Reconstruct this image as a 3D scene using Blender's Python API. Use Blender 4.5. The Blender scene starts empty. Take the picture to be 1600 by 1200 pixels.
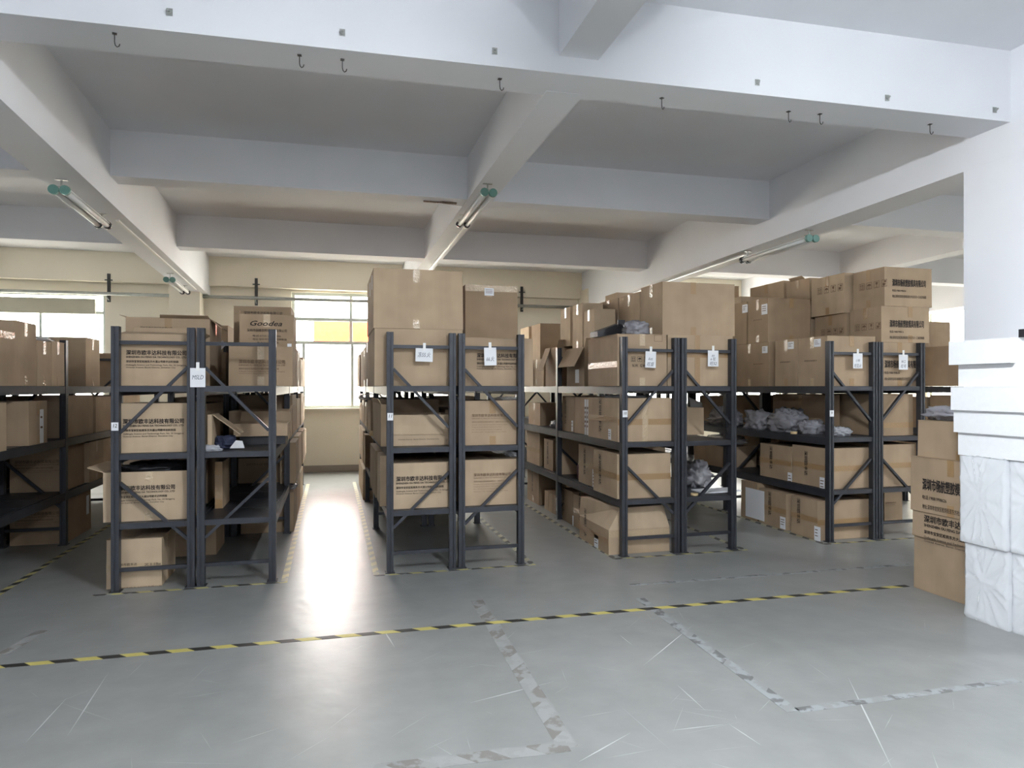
import bpy, bmesh, math, random
from mathutils import Vector, Matrix, noise

# ------------------------------------------------------------------ camera, light, exposure
SC = bpy.context.scene
COL = SC.collection
FPX, VPX, HORY, EYE = 1060.0, 518.0, 605.0, 1.545      # focal length in pixels, vanishing point, horizon row, eye height
YAW = math.atan((800 - VPX) / FPX)
CY, SY = math.cos(YAW), math.sin(YAW)

cam_d = bpy.data.cameras.new('camera')
cam_d.sensor_width = 36.0
cam_d.lens = FPX / 1600 * 36
cam_d.shift_y = (HORY - 600) / 1600
cam_d.clip_end = 200
cam = bpy.data.objects.new('camera', cam_d)
COL.objects.link(cam)
cam.location = (0, 0, EYE)
cam.rotation_euler = (math.pi / 2, 0, -YAW)
SC.camera = cam

vs = SC.view_settings
vs.view_transform = 'Standard'
vs.look = 'None'
vs.exposure = 0.05
vs.gamma = 1.0
vs.use_curve_mapping = False
SC.cycles.use_denoising = True
SC.cycles.max_bounces = 6
SC.cycles.diffuse_bounces = 4
SC.cycles.glossy_bounces = 3
SC.cycles.transparent_max_bounces = 8
SC.cycles.adaptive_threshold = .05
SC.cycles.use_light_tree = False
SC.cycles.caustics_reflective = False
SC.cycles.caustics_refractive = False

world = bpy.data.worlds.new('sky')
SC.world = world
world.use_nodes = True
wn = world.node_tree.nodes
bgn = wn['Background']
bgn.inputs['Color'].default_value = (1.0, 0.985, 0.93, 1)
bgn.inputs['Strength'].default_value = 27.0

def area(name, loc, rot, sx, sy, power, color=(1, 1, 1), portal=False):
    d = bpy.data.lights.new(name, 'AREA')
    d.shape = 'RECTANGLE'; d.size = sx; d.size_y = sy
    d.energy = power; d.color = color
    if portal: d.cycles.is_portal = True
    o = bpy.data.objects.new(name, d); COL.objects.link(o)
    o.location = loc; o.rotation_euler = rot
    return o
R90 = math.pi / 2
# sky portals in the windows that the camera sees
area('window_portal', (0.75, 12.75, 2.2), (-R90, 0, 0), 2.9, 2.1, 1, portal=True)
area('window_portal', (-5.6, 12.95, 2.0), (-R90, 0, 0), 3.6, 1.7, 1, portal=True)
area('window_portal', (7.3, 12.4, 2.2), (-R90, 0, 0), 3.4, 2.1, 1, portal=True)

random.seed(4)
# ------------------------------------------------------------------ helpers
def fx(x, Y):                       # X of image column x on the plane at depth Y
    a = (x - 800) / FPX
    return Y * (SY + a * CY) / (CY - a * SY)
def fz(x, y, Y):                    # Z of image point on the plane at depth Y
    a = (x - 800) / FPX
    return EYE - (y - HORY) / FPX * Y / (CY - a * SY)
def sy(x, X):                       # Y of image column x on the plane at lateral X
    a = (x - 800) / FPX
    return X * (CY - a * SY) / (SY + a * CY)
def sz(x, y, X):
    a = (x - 800) / FPX
    return EYE - (y - HORY) / FPX * X / (SY + a * CY)
# the concrete frame is turned and sloped a little against the racks
KU, KW, KA, KD = -.01406, -.0191, -.00876, -.0525
def cf(u, v, w):
    return Vector((u + KU * v, v + KD * u, w + KA * u + KW * v))

def tag(o, label=None, cat=None, group=None, kind=None):
    if label:
        if len(label.split()) > 16: label = label.replace(' of the ', ', ')
        o['label'] = label
    if cat: o['category'] = cat
    if group: o['group'] = group
    if kind: o['kind'] = kind
    return o
def empty(name, loc=(0, 0, 0), rz=0):
    o = bpy.data.objects.new(name, None); COL.objects.link(o)
    o.empty_display_size = .1
    o.location = loc; o.rotation_euler = (0, 0, rz)
    return o
def link(name, mesh, parent=None, loc=(0, 0, 0), rot=(0, 0, 0), scale=None):
    o = bpy.data.objects.new(name, mesh); COL.objects.link(o)
    o.location = loc; o.rotation_euler = rot
    if scale: o.scale = scale
    if parent: o.parent = parent
    return o
class MB:
    def __init__(s): s.v = []; s.f = []
    def hexa(s, p):                 # 8 corners: bottom ring then top ring
        n = len(s.v); s.v += [tuple(q) for q in p]
        for q in ((3, 2, 1, 0), (4, 5, 6, 7), (0, 1, 5, 4), (1, 2, 6, 5), (2, 3, 7, 6), (3, 0, 4, 7)):
            s.f.append(tuple(n + i for i in q))
        return s
    def box(s, x0, x1, y0, y1, z0, z1):
        return s.hexa([(x0, y0, z0), (x1, y0, z0), (x1, y1, z0), (x0, y1, z0), (x0, y0, z1), (x1, y0, z1), (x1, y1, z1), (x0, y1, z1)])
    def quad(s, a, b, c, d):
        n = len(s.v); s.v += [tuple(a), tuple(b), tuple(c), tuple(d)]; s.f.append((n, n + 1, n + 2, n + 3)); return s
    def bar(s, p, q, w, h, up=(0, 0, 1)):
        p, q = Vector(p), Vector(q); d = (q - p).normalized()
        a = d.cross(Vector(up))
        if a.length < 1e-4: a = Vector((1, 0, 0))
        a.normalize(); b = a.cross(d).normalized()
        a *= w / 2; b *= h / 2
        return s.hexa([p - a - b, p + a - b, q + a - b, q - a - b, p - a + b, p + a + b, q + a + b, q - a + b])
    def tube(s, pts, r, n=8, caps=True):
        pts = [Vector(p) for p in pts]; rings = []
        prev = None
        for i, p in enumerate(pts):
            d = (pts[min(i + 1, len(pts) - 1)] - pts[max(i - 1, 0)]).normalized()
            a = d.cross(Vector((0, 0, 1)))
            if a.length < 1e-3: a = d.cross(Vector((1, 0, 0)))
            a.normalize()
            if prev is not None and a.dot(prev) < 0: a = -a
            prev = a; b = d.cross(a)
            rr = r[i] if isinstance(r, (list, tuple)) else r
            base = len(s.v)
            for k in range(n):
                t = 2 * math.pi * k / n
                s.v.append(tuple(p + a * (math.cos(t) * rr) + b * (math.sin(t) * rr)))
            rings.append(base)
        for i in range(len(rings) - 1):
            for k in range(n):
                k2 = (k + 1) % n
                s.f.append((rings[i] + k, rings[i] + k2, rings[i + 1] + k2, rings[i + 1] + k))
        if caps:
            s.f.append(tuple(rings[0] + k for k in range(n))[::-1]); s.f.append(tuple(rings[-1] + k for k in range(n)))
        return s
    def prism(s, poly, z0, z1):
        n = len(poly); b = len(s.v)
        s.v += [(x, y, z0) for x, y in poly] + [(x, y, z1) for x, y in poly]
        s.f.append(tuple(b + i for i in range(n))[::-1]); s.f.append(tuple(b + n + i for i in range(n)))
        for i in range(n):
            j = (i + 1) % n; s.f.append((b + i, b + j, b + n + j, b + n + i))
        return s
    def mesh(s, name, mat, smooth=False, fix=True):
        m = bpy.data.meshes.new(name); m.from_pydata(s.v, [], s.f)
        if fix:
            bm = bmesh.new(); bm.from_mesh(m); bmesh.ops.recalc_face_normals(bm, faces=bm.faces); bm.to_mesh(m); bm.free()
        m.materials.append(mat)
        if smooth:
            for p in m.polygons: p.use_smooth = True
        m.update(); return m
    def build(s, name, mat, parent=None, loc=(0, 0, 0), rot=(0, 0, 0), smooth=False, fix=True):
        return link(name, s.mesh(name, mat, smooth, fix), parent, loc, rot)

# ------------------------------------------------------------------ materials
def lin(r, g, b):
    f = lambda c: (c / 255 / 12.92) if c / 255 <= .04045 else ((c / 255 + .055) / 1.055) ** 2.4
    return (f(r), f(g), f(b), 1)
def mat(name, col, rough=.6, metal=0., noise_scale=None, amount=.1, bump=0., bump_scale=40., spec=.5, stretch=(1, 1, 1), coords='Object'):
    m = bpy.data.materials.new(name); m.use_nodes = True
    nt = m.node_tree; b = nt.nodes['Principled BSDF']
    b.inputs['Base Color'].default_value = col
    b.inputs['Roughness'].default_value = rough
    b.inputs['Metallic'].default_value = metal
    b.inputs['Specular IOR Level'].default_value = spec
    if noise_scale or bump:
        tc = nt.nodes.new('ShaderNodeTexCoord'); mp = nt.nodes.new('ShaderNodeMapping')
        mp.inputs['Scale'].default_value = stretch
        nt.links.new(tc.outputs[coords], mp.inputs['Vector'])
    if noise_scale:
        n = nt.nodes.new('ShaderNodeTexNoise'); n.inputs['Scale'].default_value = noise_scale; n.inputs['Detail'].default_value = 2
        r = nt.nodes.new('ShaderNodeMapRange')
        r.inputs['From Min'].default_value = .3; r.inputs['From Max'].default_value = .7
        r.inputs['To Min'].default_value = 1 - amount; r.inputs['To Max'].default_value = 1 + amount
        mx = nt.nodes.new('ShaderNodeMix'); mx.data_type = 'RGBA'; mx.blend_type = 'MULTIPLY'; mx.inputs['Factor'].default_value = 1
        nt.links.new(mp.outputs[0], n.inputs['Vector']); nt.links.new(n.outputs['Fac'], r.inputs['Value'])
        mx.inputs['A'].default_value = col; nt.links.new(r.outputs[0], mx.inputs['B']); nt.links.new(mx.outputs['Result'], b.inputs['Base Color'])
    if bump:
        n2 = nt.nodes.new('ShaderNodeTexNoise'); n2.inputs['Scale'].default_value = bump_scale; n2.inputs['Detail'].default_value = 2
        bp = nt.nodes.new('ShaderNodeBump'); bp.inputs['Strength'].default_value = bump; bp.inputs['Distance'].default_value = .01
        nt.links.new(mp.outputs[0], n2.inputs['Vector']); nt.links.new(n2.outputs['Fac'], bp.inputs['Height']); nt.links.new(bp.outputs[0], b.inputs['Normal'])
    return m
def clear(name, col, opacity, rough=.15):
    m = bpy.data.materials.new(name); m.use_nodes = True
    nt = m.node_tree; b = nt.nodes['Principled BSDF']
    b.inputs['Base Color'].default_value = col; b.inputs['Roughness'].default_value = rough
    b.inputs['Alpha'].default_value = opacity
    return m
M = {}
for i, c in enumerate(((177, 155, 129), (169, 147, 122), (184, 163, 137), (159, 137, 112))):
    M['card%d' % i] = mat('cardboard_%d' % i, lin(*c), .82, noise_scale=3.0, amount=.07, bump=.12, bump_scale=9, spec=.25)
for i in range(4):                   # faint vertical flute lines and handling smudges of the board
    nt = M['card%d' % i].node_tree; b_ = nt.nodes['Principled BSDF']; src = b_.inputs['Base Color'].links[0].from_socket
    tc_ = nt.nodes.new('ShaderNodeTexCoord'); col_ = src
    for st_, sc_, am_ in (((9, 9, .5), 2.2, .022), ((1, 1, 1), 6, .035)):
        mp_ = nt.nodes.new('ShaderNodeMapping'); mp_.inputs['Scale'].default_value = st_; nt.links.new(tc_.outputs['Object'], mp_.inputs['Vector'])
        n_ = nt.nodes.new('ShaderNodeTexNoise'); n_.inputs['Scale'].default_value = sc_; n_.inputs['Detail'].default_value = 2; nt.links.new(mp_.outputs[0], n_.inputs['Vector'])
        r_ = nt.nodes.new('ShaderNodeMapRange'); r_.inputs['From Min'].default_value = .3; r_.inputs['From Max'].default_value = .7; r_.inputs['To Min'].default_value = 1 - am_; r_.inputs['To Max'].default_value = 1 + am_; nt.links.new(n_.outputs['Fac'], r_.inputs['Value'])
        x_ = nt.nodes.new('ShaderNodeMix'); x_.data_type = 'RGBA'; x_.blend_type = 'MULTIPLY'; x_.inputs['Factor'].default_value = 1; nt.links.new(col_, x_.inputs['A']); nt.links.new(r_.outputs[0], x_.inputs['B']); col_ = x_.outputs['Result']
    nt.links.new(col_, b_.inputs['Base Color'])
M['card_in'] = mat('cardboard_inside', lin(150, 122, 92), .9, noise_scale=4, amount=.1, spec=.2)
M['tape'] = mat('packing_tape', lin(160, 130, 94), .28, spec=.5, bump=.2, bump_scale=60)
M['tapeclear'] = mat('glossy_clear_tape', lin(190, 168, 138), .12, spec=.8, bump=.6, bump_scale=50)
M['ink'] = mat('black_print', lin(40, 33, 30), .8)
M['inksoft'] = mat('worn_print', lin(112, 90, 70), .85)
M['pen'] = mat('pen_ink', lin(55, 60, 80), .7)
M['paper'] = mat('white_paper', lin(232, 233, 236), .7)
M['steel'] = mat('dark_rack_paint', lin(54, 56, 62), .42, .2, noise_scale=9, amount=.12, spec=.5)
M['deck'] = mat('dark_shelf_paint', lin(48, 50, 55), .42, .15, noise_scale=5, amount=.12, stretch=(1, 6, 1))
M['paint'] = mat('white_wall_paint', lin(233, 234, 238), .7, noise_scale=1.3, amount=.025, bump=.08, bump_scale=7)
M['cream'] = mat('cream_wall_paint', lin(238, 230, 212), .75, noise_scale=1.0, amount=.03)
M['foam'] = mat('white_foam', lin(240, 241, 243), .75, noise_scale=30, amount=.015, bump=.1, bump_scale=120)
M['frame'] = mat('window_frame_metal', lin(205, 212, 205), .4, .2)
M['galv'] = mat('galvanised_pipe', lin(170, 172, 168), .4, .6, noise_scale=12, amount=.1)
M['iron'] = mat('dark_iron', lin(70, 70, 70), .5, .5)
M['white'] = mat('white_plastic', lin(238, 238, 236), .35)
M['lit'] = bpy.data.materials.new('lit_lamp_tube'); M['lit'].use_nodes = True
_b = M['lit'].node_tree.nodes['Principled BSDF']; _b.inputs['Emission Color'].default_value = (.90, .95, 1.0, 1); _b.inputs['Emission Strength'].default_value = 690
M['green'] = mat('green_plastic_cap', lin(98, 140, 130), .45)
M['chrome'] = mat('lamp_reflector', lin(225, 226, 228), .2, .7)
M['glass'] = clear('clear_glass', (.93, .97, .95, 1), .06, .03)
M['bag'] = clear('grey_plastic_film', lin(158, 157, 164), .78, .2)
M['bagclear'] = clear('clear_plastic_film', lin(215, 217, 224), .5, .15)
M['wrap'] = clear('clear_wrap', lin(235, 237, 242), .34, .1)
M['black'] = mat('black_plastic', lin(38, 38, 42), .35, bump=.3, bump_scale=20)
M['navy'] = mat('navy_fabric', lin(44, 50, 74), .8, noise_scale=30, amount=.2)
M['skirt'] = mat('grey_baseboard_paint', lin(150, 140, 130), .6)
M['orange'] = mat('orange_sign_paint', lin(205, 58, 12), .45, noise_scale=4, amount=.25)
M['facade'] = mat('white_facade', lin(226, 224, 220), .8, noise_scale=2, amount=.04)
M['tile_grey'] = mat('grey_canopy', lin(150, 148, 146), .7)
M['leaf'] = mat('green_glass', lin(120, 160, 125), .3)
M['asphalt'] = mat('pale_yard', lin(190, 188, 182), .9)
M['blind'] = mat('grey_green_board', lin(190, 186, 168), .7, noise_scale=3, amount=.05)
M['wood'] = mat('tan_paper_core', lin(206, 180, 136), .7)

def floor_mat():
    m = bpy.data.materials.new('grey_epoxy_floor'); m.use_nodes = True
    nt = m.node_tree; b = nt.nodes['Principled BSDF']; N = nt.nodes.new; L = nt.links.new
    tc = N('ShaderNodeTexCoord')
    def nz(scale, detail=6, stretch=(1, 1, 1), rot=0):
        mp = N('ShaderNodeMapping'); mp.inputs['Scale'].default_value = stretch; mp.inputs['Rotation'].default_value = (0, 0, rot)
        n = N('ShaderNodeTexNoise'); n.inputs['Scale'].default_value = scale; n.inputs['Detail'].default_value = detail
        L(tc.outputs['Object'], mp.inputs['Vector']); L(mp.outputs[0], n.inputs['Vector']); return n
    a = nz(.9, 3); c = nz(5, 4)
    r = N('ShaderNodeValToRGB'); r.color_ramp.elements[0].position = .3; r.color_ramp.elements[1].position = .75
    r.color_ramp.elements[0].color = lin(128, 130, 128); r.color_ramp.elements[1].color = lin(149, 150, 148)
    mx = N('ShaderNodeMix'); mx.data_type = 'FLOAT'; mx.inputs['Factor'].default_value = .45
    L(a.outputs['Fac'], mx.inputs['A']); L(c.outputs['Fac'], mx.inputs['B']); L(mx.outputs['Result'], r.inputs['Fac'])
    # fine pale scuffs: thin bands where a stretched noise crosses its middle
    col = r.outputs['Color']
    for rot, sc, st in ():
        n = nz(sc, 1, st, rot); msk = nz(1.7, 1)
        s1 = N('ShaderNodeMath'); s1.operation = 'SUBTRACT'; s1.inputs[1].default_value = .5; L(n.outputs['Fac'], s1.inputs[0])
        s2 = N('ShaderNodeMath'); s2.operation = 'ABSOLUTE'; L(s1.outputs[0], s2.inputs[0])
        s3 = N('ShaderNodeMapRange'); s3.inputs['From Min'].default_value = .0; s3.inputs['From Max'].default_value = .0035; s3.inputs['To Min'].default_value = .4; s3.inputs['To Max'].default_value = 0
        L(s2.outputs[0], s3.inputs['Value'])
        s4 = N('ShaderNodeMapRange'); s4.inputs['From Min'].default_value = .52; s4.inputs['From Max'].default_value = .62; L(msk.outputs['Fac'], s4.inputs['Value'])
        s5 = N('ShaderNodeMath'); s5.operation = 'MULTIPLY'; L(s3.outputs[0], s5.inputs[0]); L(s4.outputs[0], s5.inputs[1])
        k = N('ShaderNodeMix'); k.data_type = 'RGBA'; L(s5.outputs[0], k.inputs['Factor']); L(col, k.inputs['A']); k.inputs['B'].default_value = lin(215, 217, 218)
        col = k.outputs['Result']
    L(col, b.inputs['Base Color'])
    rr = N('ShaderNodeMapRange'); rr.inputs['To Min'].default_value = .22; rr.inputs['To Max'].default_value = .4; L(c.outputs['Fac'], rr.inputs['Value']); b.inputs['Roughness'].default_value = .33
    bn = nz(7, 2, (1, 1, 1)); bp = N('ShaderNodeBump'); bp.inputs['Strength'].default_value = .12; bp.inputs['Distance'].default_value = .02
    L(bn.outputs['Fac'], bp.inputs['Height']); L(bp.outputs[0], b.inputs['Normal'])
    b.inputs['Specular IOR Level'].default_value = .42
    return m
M['floor'] = floor_mat()

def stripe_mat(name, c1, c2, period, wear, c3=None, rough=.5):
    m = bpy.data.materials.new(name); m.use_nodes = True
    nt = m.node_tree; b = nt.nodes['Principled BSDF']; N = nt.nodes.new; L = nt.links.new
    tc = N('ShaderNodeTexCoord'); sp = N('ShaderNodeSeparateXYZ'); L(tc.outputs['Object'], sp.inputs[0])
    ad = N('ShaderNodeMath'); ad.operation = 'ADD'; L(sp.outputs[0], ad.inputs[0]); L(sp.outputs[1], ad.inputs[1])
    dv = N('ShaderNodeMath'); dv.operation = 'DIVIDE'; dv.inputs[1].default_value = period; L(ad.outputs[0], dv.inputs[0])
    fr = N('ShaderNodeMath'); fr.operation = 'FRACT'; L(dv.outputs[0], fr.inputs[0])
    gt = N('ShaderNodeMath'); gt.operation = 'GREATER_THAN'; gt.inputs[1].default_value = .5; L(fr.outputs[0], gt.inputs[0])
    mx = N('ShaderNodeMix'); mx.data_type = 'RGBA'; mx.inputs['A'].default_value = c1; mx.inputs['B'].default_value = c2; L(gt.outputs[0], mx.inputs['Factor'])
    n = N('ShaderNodeTexNoise'); n.inputs['Scale'].default_value = 14; n.inputs['Detail'].default_value = 6; L(tc.outputs['Object'], n.inputs['Vector'])
    mr = N('ShaderNodeMapRange'); mr.inputs['From Min'].default_value = .62 - wear; mr.inputs['From Max'].default_value = .7 - wear; L(n.outputs['Fac'], mr.inputs['Value'])
    m2 = N('ShaderNodeMix'); m2.data_type = 'RGBA'; m2.inputs['B'].default_value = c3 or lin(150, 154, 156); L(mr.outputs[0], m2.inputs['Factor']); L(mx.outputs['Result'], m2.inputs['A'])
    L(m2.outputs['Result'], b.inputs['Base Color']); b.inputs['Roughness'].default_value = rough
    return m
M['hazard'] = stripe_mat('hazard_tape', lin(46, 46, 44), lin(192, 180, 104), .24, -.05)
M['hazard_small'] = stripe_mat('hazard_tape_worn', lin(50, 50, 48), lin(184, 176, 116), .2, .06)
M['hazard_side'] = stripe_mat('hazard_tape_grey', lin(66, 66, 62), lin(172, 168, 138), .2, .05)
M['hazard_pale'] = stripe_mat('hazard_tape_pale', lin(176, 172, 150), lin(206, 196, 150), .2, .02)  # both stripe colours pale, for the tapes along the window aisle
M['residue'] = stripe_mat('tape_residue', lin(118, 115, 111), lin(146, 147, 146), .3, .14, lin(140, 141, 139), .7)
M['residue_dark'] = stripe_mat('tape_residue_dashes', lin(104, 105, 104), lin(140, 142, 141), .26, .16)

# ------------------------------------------------------------------ the room
fl = MB().box(-9.6, 12.7, -7.1, 13.4, -.12, 0).build('floor', M['floor'])
tag(fl, 'glossy grey epoxy warehouse floor with scuffs', kind='structure')

WALL_Y, WALL_R = 12.84, math.atan(KD)
def wall_obj(name, mb, m, parent=None, **k):
    if parent: return mb.build(name, m, parent, **k)
    return mb.build(name, m, None, (0, WALL_Y, 0), (0, 0, WALL_R), **k)
WINS = [(-7.4, -3.76, 1.16, 3.16), (-.70, 2.25, 1.16, 3.27), (5.7, 9.2, 1.16, 3.27)]
mb = MB()
xs = -10.0
for (a, b, z0, z1) in WINS:
    mb.box(xs, a, 0, .24, 0, 4.15); mb.box(a, b, 0, .24, 0, z0); mb.box(a, b, 0, .24, z1, 4.15); xs = b
mb.box(xs, 13.2, 0, .24, 0, 4.15)
wb = wall_obj('wall_back', mb, M['cream']); tag(wb, 'cream painted back wall with windows', kind='structure')
bb = wall_obj('baseboard_back', MB().box(-9.6, 12.5, -.025, -.001, 0, .12), M['skirt']); tag(bb, 'brownish grey baseboard along the back wall', kind='structure')
tag(MB().box(-9.85, -9.6, -7.1, 13.5, 0, 4.4).build('wall_left', M['paint']), 'white painted left wall', kind='structure')
mb = MB().box(12.6, 12.85, -7.1, 10.2, 0, 4.4).box(12.6, 12.85, 10.2, 12.0, 0, 1.2).box(12.6, 12.85, 10.2, 12.0, 3.2, 4.4).box(12.6, 12.85, 12.0, 12.6, 0, 4.4)
tag(mb.build('wall_right', M['cream']), 'right wall with a long window', kind='structure')
mb = MB().box(-9.85, 12.85, -7.2, -7.0, 0, 4.6)
tag(mb.build('wall_front', M['paint']), 'white wall behind the camera', kind='structure')

# windows in the back wall
def window(name, label, X0, X1, z0, z1, bars, panes, board=None):
    root = empty(name, (0, WALL_Y, 0), WALL_R); tag(root, label, kind='structure')
    f = .05
    m = MB().box(X0, X1, .06, .13, z0, z0 + f).box(X0, X1, .06, .13, z1 - f, z1).box(X0, X0 + f, .06, .13, z0 + f, z1 - f).box(X1 - f, X1, .06, .13, z0 + f, z1 - f)
    m.build('window_frame', M['frame'], root)
    MB().box(X0 - .02, X1 + .02, -.05, .06, z0 - .035, z0 - .001).build('window_sill', M['cream'], root)
    for b in bars: MB().box(*b).build('glazing_bar', M['frame'], root)
    for (a, b, c, d) in panes: MB().box(a, b, .092, .098, c, d).build('pane', M['glass'], root)
    return root
T1z, T2z = 2.79, 2.36
mx = fx(548, 12.9)
lx = fx(474, 12.9)
window('window_1', 'tall aluminium framed window at the end of the bright aisle', -.70, 2.25, 1.16, 3.27,
       [(-.65, 2.2, .065, .125, T1z - .03, T1z + .03), (-.65, 2.2, .065, .125, T2z - .03, T2z + .03), (mx - .025, mx + .025, .07, .12, T2z + .03, T1z - .03),
        (mx - .025, mx + .025, .07, .12, T1z + .03, 3.22), (lx - .025, lx + .025, .07, .12, 1.21, T2z - .03), (mx + .0, mx + .05, .05, .14, 1.21, T2z - .03), (1.3, 1.35, .07, .12, 1.21, T2z - .03), (1.3, 1.35, .07, .12, T2z + .03, T1z - .03)],
       [(-.65, mx - .03, T1z + .03, 3.22), (mx + .03, 2.2, T1z + .03, 3.22), (-.65, mx - .03, T2z + .03, T1z - .03), (mx + .03, 1.29, T2z + .03, T1z - .03), (1.36, 2.2, T2z + .03, T1z - .03),
        (-.65, lx - .03, 1.21, T2z - .03), (mx + .055, 1.29, 1.21, T2z - .03), (1.36, 2.2, 1.21, T2z - .03)])
w2 = window('window_2', 'wide window above the cartons at the left with a board over its top', -7.4, -3.76, 1.16, 3.16,
       [(fx(52, 12.9) - .02, fx(52, 12.9) + .02, .07, .12, 1.21, 2.8), (-7.35, -3.81, .065, .125, 2.8, 2.85), (-6.2, -6.16, .07, .12, 1.21, 2.8)],
       [(-7.35, -6.2, 1.21, 2.8), (-6.16, fx(52, 12.9) - .02, 1.21, 2.8), (fx(52, 12.9) + .02, -3.81, 1.21, 2.8)])
MB().box(-7.35, -3.92, .02, .055, 2.80, 3.06).build('cover_board', M['blind'], w2)
window('window_3', 'window behind the stacked cartons on the right', 5.7, 9.2, 1.16, 3.27,
       [(5.75, 9.15, .065, .125, T1z - .03, T1z + .03), (7.4, 7.45, .07, .12, 1.21, T1z - .03)],
       [(5.75, 7.4, 1.21, T1z - .03), (7.45, 9.15, 1.21, T1z - .03), (5.75, 9.15, T1z + .03, 3.22)])
rw = empty('window_4', (12.7, 11.1, 1.2)); tag(rw, 'long window in the right wall beyond the column', kind='structure')
m = MB().box(-.03, .03, -.9, .9, 0, .05).box(-.03, .03, -.9, .9, 1.95, 2.0)
for y in (-.9, -.025, .85): m.box(-.03, .03, y, y + .05, .05, 1.95)
m.build('window_frame', M['frame'], rw)
for y in (-.85, .025): MB().box(-.003, .003, y, y + .825, .05, 1.95).build('pane', M['glass'], rw)

# concrete slab and beams
mb = MB()
def cbox(m, u0, u1, v0, v1, w0, w1):
    return m.hexa([cf(u0, v0, w0), cf(u1, v0, w0), cf(u1, v1, w0), cf(u0, v1, w0), cf(u0, v0, w1), cf(u1, v0, w1), cf(u1, v1, w1), cf(u0, v1, w1)])
U0, U1 = -9.7, 13.0
cbox(mb, U0, U1, -7.4, 4.3, 4.15, 4.35); cbox(mb, U0, U1, 4.3, 13.15, 4.06, 4.35)
ceil = mb.build('ceiling', M['paint']); tag(ceil, 'white concrete ceiling divided into bays by beams', kind='structure')
WT, WM, WF = 3.625, 3.38, 3.735
def beam(u0, u1, v0, v1, w0, w1=4.2): return cbox(MB(), u0, u1, v0, v1, w0, w1).build('ceiling_beam', M['paint'], ceil)
t1 = beam(U0, U1, 4.15, 4.47, WT)
t2 = beam(U0, U1, 6.95, 7.20, WT); beam(U0, U1, 9.95, 10.20, WT); wbm = beam(U0, U1, 12.70, 12.82, 3.55); wbm.data.materials[0] = M['cream']
for v in (-2.4,): beam(U0, U1, v, v + .28, WT)
for u in (-9.0, -2.25, 4.90, 11.7): beam(u, u + .36, -7.2, 12.84, WM)
for u in (-5.4, 1.45, 8.32): beam(u, u + .26, 4.4, 12.8, WT - .003); beam(u, u + .26, -7.2, 4.2, WF)
# peeling patch under the second cross beam
pp = MB()
for i in range(9):
    u = 1.05 + i * .035; r = .02 + .02 * random.random()
    pp.prism([(u - r * 1.3, 7.1 - r), (u + r, 7.1 - r * .7), (u + r * 1.2, 7.1 + r), (u - r, 7.1 + r * .6)], 0, .004)
pp.v = [tuple(cf(a, b, WT - .003 - c)) for a, b, c in pp.v]
pp.build('peeling_patch', mat('bare_brown_concrete', lin(120, 98, 84), .9, noise_scale=20, amount=.3), ceil)
# columns
def column(name, label, u0, u1, v0, v1, w1, m):
    mb = MB(); a = [cf(u0, v0, 0), cf(u1, v0, 0), cf(u1, v1, 0), cf(u0, v1, 0)]
    mb.hexa([(p.x, p.y, 0) for p in a] + [(p.x, p.y, w1 + KA * u0 + KW * v0) for p in a])
    return tag(mb.build(name, m), label, kind='structure')
colm = column('trim_1', 'white square concrete column behind the foam stack', 4.902, 5.40, 4.05, 4.53, 3.9, M['paint'])
column('trim_2', 'pale wall pilaster under the left main beam', -2.46, -1.98, 12.35, 12.83, 3.7, M['cream'])
column('trim_3', 'pale wall pilaster behind the cartons right of the aisle', 4.87, 5.3, 12.35, 12.83, 3.7, M['cream'])
# bracket holes in the column
for (x, y) in ((1530, 518), (1535, 519)):
    pass

# ------------------------------------------------------------------ outside the window
tag(MB().box(-40, 40, 13.2, 60, -.3, -.12).build('ground', M['asphalt']), 'pale yard outside the windows', kind='structure')
fy = 19.0
bld = empty('neighbouring_building', (0, fy, -.12)); tag(bld, 'white low building seen through the aisle window', 'building')
MB().box(-7, 6, 0, 3, 0, 2.75).build('facade', M['facade'], bld)
MB().box(-7.2, 6.2, -.35, 0, 2.42, 2.62).build('canopy', M['tile_grey'], bld)
def fwin(x0, x1, y0, y1):
    X0, X1, za, zb = fx(x0, fy), fx(x1, fy), fz(x0, y1, fy) + .12, fz(x0, y0, fy) + .12
    w = MB().box(X0, X0 + .12, -.06, 0, za, zb).box(X1 - .12, X1, -.06, 0, za, zb).box(X0 + .12, X1 - .12, -.06, 0, zb - .12, zb).box(X0 + .12, X1 - .12, -.06, 0, za, za + .1).build('window', M['white'], bld)
    h = zb - za
    MB().box(X0 + .12, X1 - .12, -.03, -.002, za + .74 * h, zb - .12).build('blind', M['tile_grey'], w)
    MB().box(X0 + .12, X1 - .12, -.03, -.002, za + .6 * h, za + .73 * h).build('pane', M['leaf'], w)
    MB().box(X0 + .12, X1 - .12, -.03, -.002, za + .1, za + .59 * h).build('panel', M['white'], w)
fwin(504, 548, 568, 638); fwin(470, 487, 573, 606)
sg = empty('sign_board', (0, 16.2, -.12)); tag(sg, 'orange sign board outside the aisle window', 'sign')
X0, X1 = fx(490, 16.2), fx(640, 16.2); za, zb = fz(530, 534, 16.2) + .12, fz(530, 498, 16.2) + .12
MB().box(X0, X1, 0, .06, za, zb).build('panel', M['orange'], sg)
for x in (X0 + .5, X1 - .4): MB().box(x, x + .06, .061, .12, 0, zb).build('post', M['frame'], sg)

FR = (5.70, 7.53, 9.36, 11.19)       # front edge of each upright frame
LV = (0.0, .515, 1.04, 1.555)        # floor and shelf tops
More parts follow.
